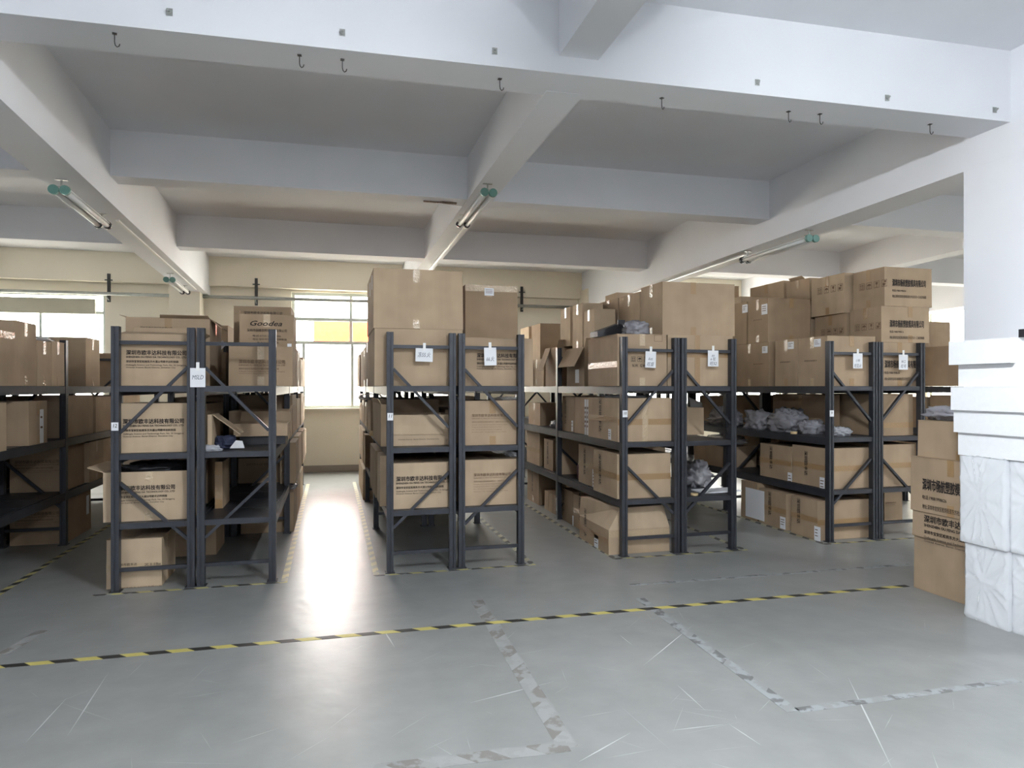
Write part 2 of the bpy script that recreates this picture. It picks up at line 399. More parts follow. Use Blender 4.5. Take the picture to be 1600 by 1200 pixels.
# ------------------------------------------------------------------ text and marks
def text_mesh(s, bold=0., shear=0.):
    cu = bpy.data.curves.new('txt', 'FONT'); cu.body = s; cu.size = 1; cu.offset = bold; cu.shear = shear
    cu.resolution_u = 2; cu.fill_mode = 'FRONT'
    o = bpy.data.objects.new('txt', cu); COL.objects.link(o)
    bpy.context.view_layer.update()
    me = bpy.data.meshes.new_from_object(o.evaluated_get(bpy.context.evaluated_depsgraph_get()))
    v = [tuple(p.co) for p in me.vertices]; f = [tuple(p.vertices) for p in me.polygons]
    bpy.data.objects.remove(o); bpy.data.curves.remove(cu); bpy.data.meshes.remove(me)
    return v, f
def block(name, lines, m):          # lines: (text, x0, x1, ytop, height, bold, shear); unit width, y downward from 0
    V, Fc = [], []
    for (s, x0, x1, yt, h, bold, shear) in lines:
        v, f = text_mesh(s, 0, shear)
        if not v: continue
        ax, bx = min(p[0] for p in v), max(p[0] for p in v); ay, by = min(p[1] for p in v), max(p[1] for p in v)
        k = bold * h * 1.1           # heavier strokes: the same glyphs again, shifted by a hair
        for ci, (ox, oz) in enumerate(((0, 0), (k, 0), (k, k), (0, k)) if bold else ((0, 0),)):
            n = len(V)
            V += [(x0 + (p[0] - ax) / (bx - ax) * (x1 - x0) + ox, -.0004 * ci, -yt - h + (p[1] - ay) / (by - ay) * h + oz) for p in v]
            Fc += [tuple(n + i for i in q) for q in f]
    me = bpy.data.meshes.new(name); me.from_pydata(V, [], Fc); me.materials.append(m); me.update()
    return me
CO = '深圳市欧丰达科技有限公司'
def oblock(name, m):
    return block(name, [(CO, 0, 1, 0, .088, .05, 0), ('SHENZHEN OU FENG DA TECHNOLOGY CO., LTD', 0, 1, .108, .036, .06, 0),
                        ('深圳市宝安区松岗东方大道22号欧丰达科技园', 0, .865, .183, .043, .04, 0),
                        ('Oufengda Science and Technology Park, No. 22 Songgang', 0, 1.0, .254, .034, .012, 0), ('Oriental Avenue, Baoan District, Shenzhen City', 0, .82, .301, .03, .012, 0)], m)
TX = {}
TX['A'] = oblock('printed_text', M['ink'])
TX['Asoft'] = oblock('printed_text', M['inksoft'])
TX['A7'] = block('printed_text', [(CO, 0, 1, 0, .08, .03, 0), ('SHENZHEN OU FENG DA TECHNOLOGY CO., LTD', 0, .98, .105, .032, .01, 0), ('深圳市宝安区松岗街道东方一路欧丰达科技园', 0, .98, .19, .04, .005, 0),
        ('Oufengda Science and Technology Park, Dongfang 1st Road', 0, .96, .27, .03, 0, 0), ('Songgang Street, Baoan District, Shenzhen', 0, .8, .33, .03, 0, 0), ('No. 22 Oriental Avenue, Songgang', 0, .8, .395, .03, 0, 0), ('Shenzhen City, Guangdong Province, China', 0, .93, .46, .03, 0, 0)], M['inksoft'])
TX['Y'] = block('printed_text', [('深圳市杨航塑胶模具有限公司', 0, .98, 0, .17, .04, 0), ], M['ink'])
TX['Yb'] = block('printed_address', [('电话:19881998626', 0, .4, .24, .06, .01, 0), ('地址:深圳市宝安区松岗街道东方社区东方一工业区伟丽路', 0, 1, .37, .07, .008, 0)], M['ink'])
TX['vline'] = block('printed_text', [('深圳欧丰达', 0, 1, 0, .2, .02, 0)], M['ink'])
TX['G'] = block('printed_text', [('Goodea', .08, .88, 0, .13, .03, .35), ('深圳市固德亚照明电子有限公司', 0, 1, .21, .08, .01, 0), ('电话:0755-27096826', .14, .85, .37, .05, .005, 0), ('地址:深圳市宝安区松岗街道', .14, 1, .46, .055, .005, 0), ('东方社区工业区', .25, .8, .55, .05, .005, 0)], M['ink'])
TX['line'] = block('printed_text', [(CO, 0, 1, 0, .09, .01, 0)], M['ink'])
TX['linesoft'] = block('printed_text', [(CO, 0, 1, 0, .09, .01, 0)], M['inksoft'])
TX['addr'] = block('printed_text', [('Oriental Avenue, Baoan District, Shenzhen City', 0, 1, 0, .035, .005, 0)], M['ink'])
TX['nw'] = block('printed_text', [('N.W.  G.W.  MEAS', 0, 1, 0, .12, .03, 0)], M['ink'])
TX['code'] = block('printed_text', [('深圳市欧丰达', 0, 1, 0, .15, .02, 0)], M['ink'])
TX['size'] = block('printed_text', [('2XS 30 10 Blue', 0, 1, 0, .18, .02, 0)], M['ink'])
def marks(m):                        # handling marks: arrows, umbrella, glass, carton in square frames; unit = 4 squares wide
    mb = MB()
    def q(x0, x1, z0, z1): mb.quad((x0, 0, z0), (x1, 0, z0), (x1, 0, z1), (x0, 0, z1))
    def poly(p):
        n = len(mb.v); mb.v += [(x, 0, z) for x, z in p]; mb.f.append(tuple(range(n, n + len(p))))
    for k in range(4):
        x = k * .27; s = .19; t = .012
        q(x, x + s, 0, t); q(x, x + s, s - t, s); q(x, x + t, t, s - t); q(x + s - t, x + s, t, s - t)
        c = x + s / 2
        if k == 0:
            for d in (-.035, .035): q(c + d - .01, c + d + .01, .03, .12); poly([(c + d - .028, .12), (c + d + .028, .12), (c + d, .165)])
            q(x + .03, x + s - .03, .024, .034)
        elif k == 1:
            poly([(c + .07 * math.cos(t2), .09 + .06 * math.sin(t2)) for t2 in [math.pi * i / 8 for i in range(9)]]); q(c - .006, c + .006, .03, .09); q(c - .03, c, .025, .035)
        elif k == 2:
            poly([(c - .045, .16), (c - .03, .09), (c + .03, .09), (c + .045, .16)]); q(c - .006, c + .006, .035, .09); q(c - .035, c + .035, .025, .037)
        else:
            q(c - .06, c + .02, .03, .1); poly([(c - .01, .12), (c + .06, .12), (c + .06, .16), (c - .01, .16)]); q(c + .03, c + .045, .04, .12)
    return mb.mesh('handling_marks', m, fix=False)
MK = {'ink': marks(M['ink']), 'soft': marks(M['inksoft'])}

def on_face(c, kind, face, a, z, w, name='printed_text', rot=0, lift=.0015):
    """put a flat print on a carton: a = world X (front face) or world Y (side faces) of its left edge, z = top, w = width"""
    root, (X0, X1, Y0, Y1, z0, z1) = c
    me = kind
    base = root.location
    if face == 'front': loc = (a - base.x, Y0 - lift - base.y, z - base.z); r = 0
    elif face == 'left': loc = (X0 - lift - base.x, a - base.y, z - base.z); r = -R90
    else: loc = (X1 + lift - base.x, a - base.y, z - base.z); r = R90
    o = link(name, me, root, loc, (0, rot, r), (w, w, w))
    if me is TX['Y']: link('printed_address', TX['Yb'], root, loc, (0, rot, r), (w, w, w))
    return o

# ------------------------------------------------------------------ cartons
def carton(label, X0, X1, Y0, Y1, z0, z1, m=None, tape=None, top='closed', yaw=0., flaps=None, group=None, name='carton', jit=.004, cat='carton'):
    if abs(z0 - LV[1]) < .002: z1 = min(z1, .957)
    if abs(z0 - LV[2]) < .002: z1 = min(z1, 1.474)
    z0 += .0015
    if X0 > X1: X0, X1 = X1, X0
    if Y0 > Y1: Y0, Y1 = Y1, Y0
    cx, cy = (X0 + X1) / 2, (Y0 + Y1) / 2; hx, hy, h = (X1 - X0) / 2, (Y1 - Y0) / 2, z1 - z0
    mm = M['card%d' % (random.randrange(4) if m is None else m)]
    J = lambda: random.uniform(-jit, jit) if jit else 0
    mb = MB()
    if top == 'open':
        t = .006; mb.box(-hx, hx, -hy, hy, 0, t).box(-hx, hx, -hy, -hy + t, t, h).box(-hx, hx, hy - t, hy, t, h).box(-hx, -hx + t, -hy + t, hy - t, t, h).box(hx - t, hx, -hy + t, hy - t, t, h)
    else:
        ht = h - .005
        mb.hexa([(-hx, -hy, 0), (hx, -hy, 0), (hx, hy, 0), (-hx, hy, 0), (-hx + abs(J()), -hy + abs(J()), ht), (hx - abs(J()), -hy + abs(J()), ht), (hx - abs(J()), hy - abs(J()), ht), (-hx + abs(J()), hy - abs(J()), ht)])
    root = mb.build(name, mm, None, (cx, cy, z0), (0, 0, yaw))
    tag(root, label, cat, group)
    if top == 'closed':              # the two outer flaps meet in a seam
        if tape and 'x' in tape:
            MB().box(-hx, hx, -hy, -.002, h - .005, h - .001).build('flap', mm, root); MB().box(-hx, hx, .002, hy, h - .005, h).build('flap', mm, root)
        else:
            MB().box(-hx, -.002, -hy, hy, h - .005, h - .001).build('flap', mm, root); MB().box(.002, hx, -hy, hy, h - .005, h).build('flap', mm, root)
    for fl_ in (flaps or []):        # (edge, angle from horizontal outward, length, start, end)
        edge, ang, ln, s, e = fl_
        a = math.radians(ang); ca_, sa_ = math.cos(a) * ln, math.sin(a) * ln; t = .005
        if edge in 'fb':
            y = -hy if edge == 'f' else hy; d = -1 if edge == 'f' else 1
            p = [(-hx + 2 * hx * s, y, h), (-hx + 2 * hx * e, y, h), (-hx + 2 * hx * e - .01, y + d * ca_, h + sa_), (-hx + 2 * hx * s + .01, y + d * ca_, h + sa_)]
        else:
            x = -hx if edge == 'l' else hx; d = -1 if edge == 'l' else 1
            p = [(x, -hy + 2 * hy * s, h), (x, -hy + 2 * hy * e, h), (x + d * ca_, -hy + 2 * hy * e - .01, h + sa_), (x + d * ca_, -hy + 2 * hy * s + .01, h + sa_)]
        n = (Vector(p[1]) - Vector(p[0])).cross(Vector(p[2]) - Vector(p[0])).normalized() * t
        MB().hexa([Vector(q) for q in p] + [Vector(q) + n for q in p]).build('flap', mm, root)
    for ti, tp in enumerate((tape or '').split()):
        g = 'tapeclear' if tp.endswith('!') else 'tape'; tp = tp.rstrip('!'); w = .028; l = .0010 + .0005 * ti
        kind = tp[0]; pos = float(tp[1:]) if len(tp) > 1 else .5
        mb = MB()
        if kind == 'f':              # down the front from the top seam, and a stub at the bottom
            x = -hx + 2 * hx * pos; dn = min(.11, h * .35)
            mb.box(x - w, x + w, -hy - l, -hy - .0001, h - dn, h + (l if top == 'closed' else 0))
            if top == 'closed': mb.box(x - w, x + w, -hy - .0001, hy, h, h + l)
            MB().box(x - w, x + w, -hy - l, -hy - .0001, 0.002, dn * .7).build('tape', M[g], root)
        elif kind == 'F':            # level band round the front
            z = h * pos; mb.box(-hx, hx, -hy - l, -hy - .0001, z - w, z + w)
        elif kind == 'v':            # full height strip on the front
            x = -hx + 2 * hx * pos; mb.box(x - w, x + w, -hy - l, -hy - .0001, .002, h)
        elif kind in 'lr':           # down the side face
            y = -hy + 2 * hy * pos; dn = min(.12, h * .35); X = -hx if kind == 'l' else hx; a, b = (X - l, X - .0001) if kind == 'l' else (X + .0001, X + l)
            mb.box(a, b, y - w, y + w, h - dn, h); MB().box(a, b, y - w, y + w, .002, dn * .7).build('tape', M[g], root)
        elif kind in 'LR':           # level band on the side face
            z = h * pos; X = -hx if kind == 'L' else hx; a, b = (X - l, X - .0001) if kind == 'L' else (X + .0001, X + l)
            mb.box(a, b, -hy, hy, z - w, z + w)
        elif kind == 't':            # along the top edge of the front
            mb.box(-hx, hx, -hy - l, -hy - .0001, h - .06, h)
        else: continue
        mb.build('tape', M[g], root)
    return root, (X0, X1, Y0, Y1, z0, z1)
def sticker(c, face, a, z, w, h, lines=3):
    root, (X0, X1, Y0, Y1, z0, z1) = c; b = root.location
    loc, r = {'front': ((a - b.x, Y0 - .001 - b.y, z - b.z), 0), 'left': ((X0 - .001 - b.x, a - b.y, z - b.z), -R90), 'right': ((X1 + .001 - b.x, a - b.y, z - b.z), R90)}[face]
    s = MB().box(0, w, -.001, .0005, -h, 0).build('sticker', M['paper'], root, loc, (0, 0, r))
    if lines:
        mb = MB()
        for i in range(lines): mb.box(w * .12, w * (.5 + .4 * random.random()), -.0016, -.0011, -h * (.2 + .6 * i / max(1, lines)) - h * .06, -h * (.2 + .6 * i / max(1, lines)))
        mb.build('printed_lines', M['inksoft'], s)
    return s
def put_front(c, key, x0, x1, ytop, Y=None):      # print on the front face between image columns
    Y0 = c[1][2]
    a, b = fx(x0, Y0), fx(x1, Y0)
    return on_face(c, TX[key], 'front', a, fz(x0, ytop, Y0), b - a)
def put_left(c, key, xa, xb, ytop, rot=0):
    X = c[1][0]; a, b = sy(xa, X), sy(xb, X)
    return on_face(c, TX[key], 'left', a, sz(xa, ytop, X), abs(a - b))
def marks_front(c, a, z, w, k='soft'): return on_face(c, MK[k], 'front', a, z, w, 'handling_marks')
def marks_left(c, a, z, w, k='soft'): return on_face(c, MK[k], 'left', a, z, w, 'handling_marks')
def vtext_left(c, yc, zt, length, key='vline'):     # a line of print turned upright on the left face
    root, (X0, X1, Y0, Y1, z0, z1) = c; b = root.location
    o = link('printed_text', TX[key], root, (X0 - .0015 - b.x, yc - b.y, zt - b.z), (0, R90, 0), (length,) * 3)
    o.rotation_mode = 'XYZ'
    o.matrix_local = Matrix.Translation((X0 - .0015 - b.x, yc - b.y, zt - b.z)) @ Matrix.Rotation(-R90, 4, 'Z') @ Matrix.Rotation(R90, 4, 'Y') @ Matrix.Scale(length, 4)
    return o

def crumple(name, label, cat, c, size, m, seed=0, amp=.3, n=40, freq=3.0, parent=None, group=None, flat=False, rz=0):
    a, b, h = size; V, Fc = [], []
    nu, nv = n, max(6, n // 2)
    for j in range(nv + 1):
        ph = math.pi * j / nv
        for i in range(nu):
            t = 2 * math.pi * i / nu
            d = Vector((math.sin(ph) * math.cos(t), math.sin(ph) * math.sin(t), math.cos(ph)))
            ca2, sa2 = math.cos(seed * 1.7), math.sin(seed * 1.7)
            q = Vector(((d.x * ca2 + d.y * sa2) * freq * 1.5, (d.y * ca2 - d.x * sa2) * freq * .45, d.z * freq * 1.1)) + Vector((seed * 7.3, seed * 3.1, seed))
            r = 1 + amp * (.8 * noise.noise(q * .7) + .7 * (1 - 2.4 * abs(noise.noise(q * 1.6))) - .35 + .35 * (1 - 2 * abs(noise.noise(q * 3.7))) - .2)
            sq = max(abs(d.x), abs(d.y), .35) ** -.35
            p = Vector((d.x * a / 2 * r * sq, d.y * b / 2 * r * sq, h * .40 + d.z * h * .55 * r))
            p.z = max(0, p.z)
            V.append(tuple(p))
    for j in range(nv):
        for i in range(nu):
            i2 = (i + 1) % nu; Fc.append((j * nu + i, j * nu + i2, (j + 1) * nu + i2, (j + 1) * nu + i))
    mb = MB(); mb.v = V; mb.f = Fc
    o = mb.build(name, m, parent, c, (0, 0, rz), smooth=not flat)
    if not parent: tag(o, label, cat, group)
    return o

# ------------------------------------------------------------------ racks
PW, PD, PH, UW = .055, .06, 2.005, .58
post_me = MB().prism([(0, 0), (.02, 0), (.02, .008), (.035, .008), (.035, 0), (PW, 0), (PW, PD), (0, PD)], 0.006, PH).mesh('post', M['steel'])
foot_me = MB().box(-.012, PW + .012, -.012, PD + .012, 0, .006).mesh('foot_plate', M['steel'])
bar_me = MB().box(PW, UW - PW, .02, .045, -.014, .014).mesh('crossbar', M['steel'])
beam_len = FR[1] - FR[0] - PD
beam_me = MB().box(0, .04, 0, beam_len, -.075, -.021).box(0, .012, 0, beam_len, -.021, -.001).mesh('shelf_beam', M['steel'])
endbeam_me = MB().box(PW, UW - PW, .01, .05, -.045, -.001).mesh('end_beam', M['steel'])
nd = 4
deck_me = MB().box(.042, UW - .042, .002, (FR[1] - FR[0]) / nd - .004, -.02, 0).mesh('shelf_panel', M['deck'])
clip_me = MB().box(0, .008, -.03, .03, -.11, .02).mesh('beam_clip', M['steel'])
def diag_me(up):                      # up: rises to the right in the upper half
    a, b = (1.20, 1.70) if up else (1.70, 1.20)
    c, d = (.82, .37) if up else (.37, .82)
    return (MB().bar((PW, .032, a), (UW - PW, .032, b), .022, .03, (0, 1, 0)).mesh('diagonal_brace', M['steel']),
            MB().bar((PW, .032, c), (UW - PW, .032, d), .022, .03, (0, 1, 0)).mesh('diagonal_brace', M['steel']))
DG = {True: diag_me(True), False: diag_me(False)}
def rack(label, X, up, frames=4, first=0, levels=(1, 2, 3), number=None):
    Y = FR[first]
    r = empty('storage_rack', (X, Y, 0)); tag(r, label, 'rack', 'dark steel storage racks')
    for i in range(first, first + frames):
        y = FR[i] - Y
        for x in (0, UW - PW):
            link('post', post_me, r, (x, y, 0)); link('foot_plate', foot_me, r, (x, y, 0))
        for z in (1.885, .16): link('crossbar', bar_me, r, (0, y, z))
        for d in DG[up]: link('diagonal_brace', d, r, (0, y, 0))
        for l in levels: link('end_beam', endbeam_me, r, (0, y + (.0 if i < first + frames - 1 else .0), LV[l]))
    for i in range(first, first + frames - 1):
        y = FR[i] - Y
        for l in levels:
            link('shelf_beam', beam_me, r, (.004, y + PD, LV[l])); o = link('shelf_beam', beam_me, r, (UW - .004, y + PD, LV[l]), scale=(-1, 1, 1))
            for k in range(nd):
                link('shelf_panel', deck_me, r, (0, y + .05 * 0 + PD * .5 + k * ((FR[1] - FR[0]) / nd) + .002, LV[l]), scale=(1, .985, 1))
    return r
RX = {'12L': -1.603, '12R': -1.008, '11L': .443, '11R': 1.048, '10L': 2.553, '10R': 3.152, '9L': 4.778, '9R': 5.372, '13L': -3.69, '13R': -3.09, '8L': 7.0}
RU = {}
RU['12L'] = rack('dark rack unit carrying the number twelve sticker on its front post', RX['12L'], True)
RU['12R'] = rack('dark rack unit with near-empty lower shelves left of the bright aisle', RX['12R'], False)
RU['11L'] = rack('dark rack unit carrying the number eleven sticker, right of the bright aisle', RX['11L'], False)
RU['11R'] = rack('dark rack unit backing onto the rack numbered eleven, on its right', RX['11R'], False)
RU['10L'] = rack('dark rack unit with the number ten sticker and long rows of cartons facing the aisle', RX['10L'], True)
RU['10R'] = rack('dark rack unit backing onto the rack numbered ten, floor level empty', RX['10R'], False)
RU['9L'] = rack('dark rack unit with the number nine sticker and grey plastic bags on a shelf', RX['9L'], False)
RU['9R'] = rack('dark rack unit under the highest carton stack, behind the floor cartons', RX['9R'], True)
RU['13R'] = rack('dark shaded rack unit at the left edge of the picture', RX['13R'], True)
RU['13L'] = rack('dark rack unit behind the left edge rack, mostly hidden', RX['13L'], False)
RU['8L'] = rack('dark rack unit half hidden behind the white column', RX['8L'], True)
def num_sticker(key, s, x=.008, z=1.25):
    r = RU[key]
    w, h = .048, .062
    st = MB().box(0, w, -.0015, -.0002, 0, h).build('number_sticker', M['paper'], r, (x - .004, 0, z))
    nm = block('printed_number', [(s, .25 if len(s) > 1 else .38, .8 if len(s) > 1 else .62, 0, .55, .02, .15)], M['ink'])
    link('printed_number', nm, st, (0, -.002, h * .8), (0, 0, 0), (w, w, w))
num_sticker('12L', '12', z=fz(174, 673, 5.70)); num_sticker('11L', '11', z=fz(607, 657, 5.70)); num_sticker('10L', '10', z=fz(973, 652, 5.70)); num_sticker('9L', '9', z=fz(1299, 651, 5.70))
# paper tags hung on the crossbars
def paper_tag(label, x0, x1, y0, y1, text, Y=5.715, tilt=0.):
    X0, X1, za, zb = fx(x0, Y), fx(x1, Y), fz(x0, y1, Y), fz(x0, y0, Y)
    w, h = X1 - X0, zb - za
    r = empty('paper_tag', ((X0 + X1) / 2, Y, za)); tag(r, label, 'tag', 'paper tags on the racks'); r.rotation_euler = (0, tilt, 0)
    MB().box(-w / 2, w / 2, -.0008, .0008, 0, h).build('paper', M['paper'], r)
    MB().box(-.012, .012, -.002, -.0009, h - .02, h + .045).build('tape_strip', M['white'], r)
    ln = [(s, .5 - k / 2, .5 + k / 2, yt, hh, 0, .25) for (s, k, yt, hh) in text]
    me = block('handwriting', ln, M['pen']); link('handwriting', me, r, (-w / 2, -.0014, h), (0, 0, 0), (w, w, w))
PT, PQ = 5.697, 5.7165
paper_tag('square white paper tag taped where the two frames of the left rack meet', 297, 321, 575, 605, [('MSLD', .75, .5, .3)], PT)
paper_tag('wide white paper tag on the left front frame of the middle rack', 649, 676, 544, 565, [('冻55.火', .75, .22, .3)], PQ, .02)
paper_tag('narrow white paper tag covering print on a carton of the middle rack', 757, 776, 543, 571, [('66.火', .65, .7, .4)], PQ, -.03)
paper_tag('white paper tag over the umbrella mark on the centre-right rack', 1008, 1024.5, 549, 574.5, [('6ot', .4, .5, .26), ('旺盛', .65, .92, .34)], PQ, .03)
paper_tag('white paper tag on the right front frame of the centre-right rack', 1106, 1122.5, 547.5, 572.5, [('杜', .3, .35, .2), ('6 旺', .5, .6, .25), ('旺52', .65, .95, .28)], PQ)
paper_tag('white paper tag on the front frame of the rack numbered nine', 1333, 1347.5, 552, 575.5, [('小林', .45, .5, .28), ('旺互火', .75, .95, .32)], PQ)
paper_tag('rightmost white paper tag hung before the printed carton of the right rack', 1404.5, 1418.5, 554, 577.5, [('林口', .5, .5, .28), ('旺号', .6, .9, .32)], PQ)

# ------------------------------------------------------------------ cartons, the left rack
B0, B1, B2, B3 = LV
F0 = 5.775
c = carton('printed carton on the top shelf of the left rack, front left, flaps askew', -1.60, -1.035, F0, 6.24, B3, fz(250, 523, F0), 0, top='open', flaps=[('b', 65, .10, 0, 1), ('f', 172, .24, .02, .98), ('r', 30, .06, .1, .9)])
put_front(c, 'A', 197, 291, 547)
Yb = 6.36
c = carton('bulky carton with torn top flaps behind the front carton of the left rack', fx(196, Yb), fx(328, Yb), Yb, 7.0, B3, fz(250, 496, Yb), 1, tape='f r!', flaps=[('l', 15, .05, 0, 1), ('r', -40, .12, .05, .6), ('f', 25, .05, .4, 1)])
put_front(c, 'line', 219, 269, 510)
c = carton('printed carton on the second shelf of the left rack, front left', -1.57, -1.04, F0, 6.25, B2, fz(240, 630, F0), 2, tape='')
put_front(c, 'A', 192, 287, 655)
c = carton('open printed carton bulging past the left post on the third shelf of the left rack', fx(161, F0), -1.045, F0, 6.3, B1, fz(225, 737, F0), 2, top='open', tape='f!', flaps=[('l', 18, .12, 0, 1), ('b', 70, .08, 0, 1), ('r', 60, .05, 0, 1)])
put_front(c, 'A', 180, 273, 760)
crumple('plastic_bag', 'black plastic bag bulging from the open carton of the left rack', 'bag', (-1.36, 6.05, B1 + .30), (.5, .42, .14), M['black'], 3, .35)
c = carton('battered small carton on the floor under the left rack', fx(166, 5.80), fx(253, 5.80), 5.80, 6.27, B0, fz(210, 842, 5.80), 2, tape='F.42! r')
put_front(c, 'code', 182, 214, 881)
put_front(c, 'size', 226, 251, 880)
put_front(c, 'linesoft', 185, 252, 918)
Y = 6.0
c = carton('shaded printed carton on the top shelf of the left rack, front right', fx(357, Y), fx(457, Y), Y, 6.24, B3, fz(400, 541, Y), 3, tape='f!')
put_front(c, 'Asoft', 373, 445, 562)
Y = 6.26
c = carton('tall carton with an italic logo print on the top shelf of the left rack', fx(374, Y), fx(459, Y), Y, 6.75, B3, fz(415, 491, Y), 3, tape='f.5!', flaps=[('l', 80, .03, 0, 1)])
put_front(c, 'G', 386, 448, 501)
sticker(c, 'front', fx(449, Y), fz(449, 537, Y), .035, .03, 0)
Y = 6.8
c = carton('tallest carton peeking over the logo carton on the left rack', fx(365, Y), fx(455, Y), Y, 7.4, B3, fz(410, 479, Y), 3)
put_front(c, 'line', 381, 441, 486)
c = carton('narrow carton with faint marks between the top cartons of the left rack', fx(305, 7.06), fx(353, 7.06), 7.06, 7.48, B3, fz(330, 550, 7.06), 1); marks_front(c, -1.16, 1.66, .14)
MB().prism([(-.05, 0), (.03, -.02), (.06, .05), (.02, .09)], 0, .004).build('paper_scrap', M['paper'], None, (fx(357, 7.0), 7.0, fz(357, 526, 7.0)), (1.2, .3, .2))
sc_ = [o for o in COL.objects if o.name == 'paper_scrap'][0]; tag(sc_, 'pale paper scrap sticking up beside the logo carton of the left rack', 'paper scrap')
sc_.location = (-1.08, 7.2, fz(330, 550, 7.06) + .05)
# second shelf, right unit
c = carton('half-open carton with a hanging lid on the second shelf of the left rack', -.955, fx(331, 5.85), 5.85, 6.25, B2, fz(320, 648, 5.85), 2, top='open', flaps=[('r', -38, .26, .1, .8)])
tray = carton('black shallow tray under a long carton on the left rack', fx(374, 6.35), fx(446, 6.35), 6.35, 6.72, B2, B2 + .075, 3, top='none', name='tray', cat='tray'); tray[0].data.materials[0] = M['black']
c = carton('long low open carton lying on a black tray of the left rack', fx(365, 6.3), fx(449, 6.3), 6.3, 6.75, B2 + .075, fz(400, 662, 6.3), 1, top='open', flaps=[('b', 80, .09, 0, 1)])
crumple('cloth', 'navy cloth bundle on the second shelf of the left rack', 'cloth', (fx(352, 6.0), 6.02, B2), (.17, .15, .11), M['navy'], 5, .35)
crumple('plastic_sheet', 'crumpled pale plastic film beside the navy cloth', 'plastic film', (fx(329, 5.84), 5.80, B2), (.16, .07, .05), M['bagclear'], 8, .4)
MB().prism([(-.06, -.035), (.05, -.04), (.04, .05), (-.01, .06)], 0, .006).build('white_card', M['paper'], None, (fx(372, 5.93), 5.90, B2 + .032), (.6, 0, .2))
tag(bpy.data.objects['white_card'], 'bent white card leaning on the navy cloth', 'card')
c = carton('shaded carton standing behind the posts on the third shelf of the left rack', -.955, fx(348, 6.2), 6.2, 6.6, B1, fz(330, 722, 6.2), 3, tape='f')
c = carton('dim wide carton deep on the third shelf of the left rack', fx(372, 7.75), -.54, 7.75, 8.4, B1, fz(400, 716, 7.75), 3); put_front(c, 'linesoft', 385, 430, 724)
c = carton('carton lying on the floor behind the middle posts of the left rack', fx(272, 6.75), fx(338, 6.75), 6.75, 7.25, B0, fz(300, 822, 6.75), 3); put_front(c, 'Asoft', 276, 302, 825)

ORD = ['first', 'second', 'third', 'fourth', 'fifth', 'sixth', 'seventh', 'eighth', 'ninth']
def row(where, X0, X1, lvl, items, group):
    """items: (Y near, Y far, top z, tape, style)"""
    out = []
    for i, it in enumerate(items):
        y0, y1, zt = it[:3]; tp = it[3] if len(it) > 3 else random.choice(['l', 'r', 'l! r', '']); dx = random.uniform(-.012, .012)
        st = it[4] if len(it) > 4 else 'closed'
        lab = '%s carton from the front %s' % (ORD[i], where)
        out.append(carton(lab, X0 + dx, X1 + dx, y0, y1, lvl, zt, tape=tp, group=group, top=st, flaps=it[5] if len(it) > 5 else None))
    return out
g = 'cartons along the aisle side of the left rack'
RXR = -.40
row('on the aisle edge of the top shelf of the left rack', -.93, RXR, B3, [(7.62, 8.35, 1.98), (8.40, 9.25, 1.99, 'r!'), (9.45, 10.25, 1.93), (10.3, 11.1, 1.98)], g)
row('on the aisle edge of the second shelf of the left rack', -.93, RXR, B2, [(6.82, 7.45, 1.32, 'r!', 'open', [('r', 70, .05, 0, 1)]), (7.62, 8.4, 1.46), (8.45, 9.3, 1.40), (9.45, 10.3, 1.46), (10.35, 11.1, 1.40, '', 'open', [('r', 10, .22, .2, .8)])], g)
row('on the aisle edge of the third shelf of the left rack', -.93, RXR + .02, B1, [(8.47, 9.3, .96), (9.45, 10.3, .98), (10.35, 11.1, .9)], g)
row('standing on the floor at the aisle side of the left rack', -.93, RXR, B0, [(7.62, 8.4, .42), (8.45, 9.3, .45), (9.45, 10.3, .4)], g)
carton('slim carton at the shelf edge beside the dim wide carton of the left rack', -.53, RXR + .03, 7.62, 8.35, B1, .97, 3, top='none', tape='r!')
crumple('plastic_bag', 'white plastic bag on a floor carton beside the bright aisle', 'bag', (-.47, 8.0, .422), (.2, .5, .07), M['bagclear'], 11, .3)
g = 'cartons deep inside the racks'
row('deep on the top shelf at the left of the left rack', -1.56, -1.05, B3, [(7.62, 8.4, 2.19), (8.45, 9.3, 1.9), (9.45, 10.4, 1.95)], g)
row('deep on the second shelf at the left of the left rack', -1.56, -1.05, B2, [(6.4, 7.3, 1.40), (7.62, 8.5, 1.44), (8.6, 9.3, 1.42), (9.45, 10.6, 1.45)], g)
row('deep on the third shelf at the left of the left rack', -1.56, -1.05, B1, [(6.5, 7.4, .93), (7.62, 8.5, .9), (8.6, 9.3, .95), (9.45, 10.6, .92)], g)
row('on the floor deep under the left of the left rack', -1.56, -1.05, B0, [(7.62, 8.5, .42), (8.6, 9.3, .40)], g)

# ------------------------------------------------------------------ cartons, the middle rack
Y = 5.79
zc = fz(650, 514, Y)
c = carton('big plain carton on the top shelf of the middle rack, lower of two', fx(585, Y), fx(723, Y), Y, 6.85, B3, zc, 0, tape='')
c2 = carton('big plain carton stacked highest on the middle rack', fx(583.5, Y), fx(723.5, Y), Y, 6.80, zc, fz(650, 421, Y), 0, tape='f.47!')
sticker(c2, 'left', 6.3, zc + .45, .05, .12, 0); sticker(c2, 'left', 6.0, zc + .47, .05, .12, 0)
c = carton('printed carton behind the narrow tag on the top shelf of the middle rack', fx(727, Y), fx(833, Y), Y, 6.18, B3, fz(780, 528, Y), 1, tape='')
put_front(c, 'A', 745, 819, 552)
Y2 = 6.22
c = carton('shaded carton with glossy tape beside the highest carton of the middle rack', fx(722, Y2) + .03, fx(809, Y2), Y2, 6.95, B3, fz(770, 446, Y2), 3, tape='t! f.45!')
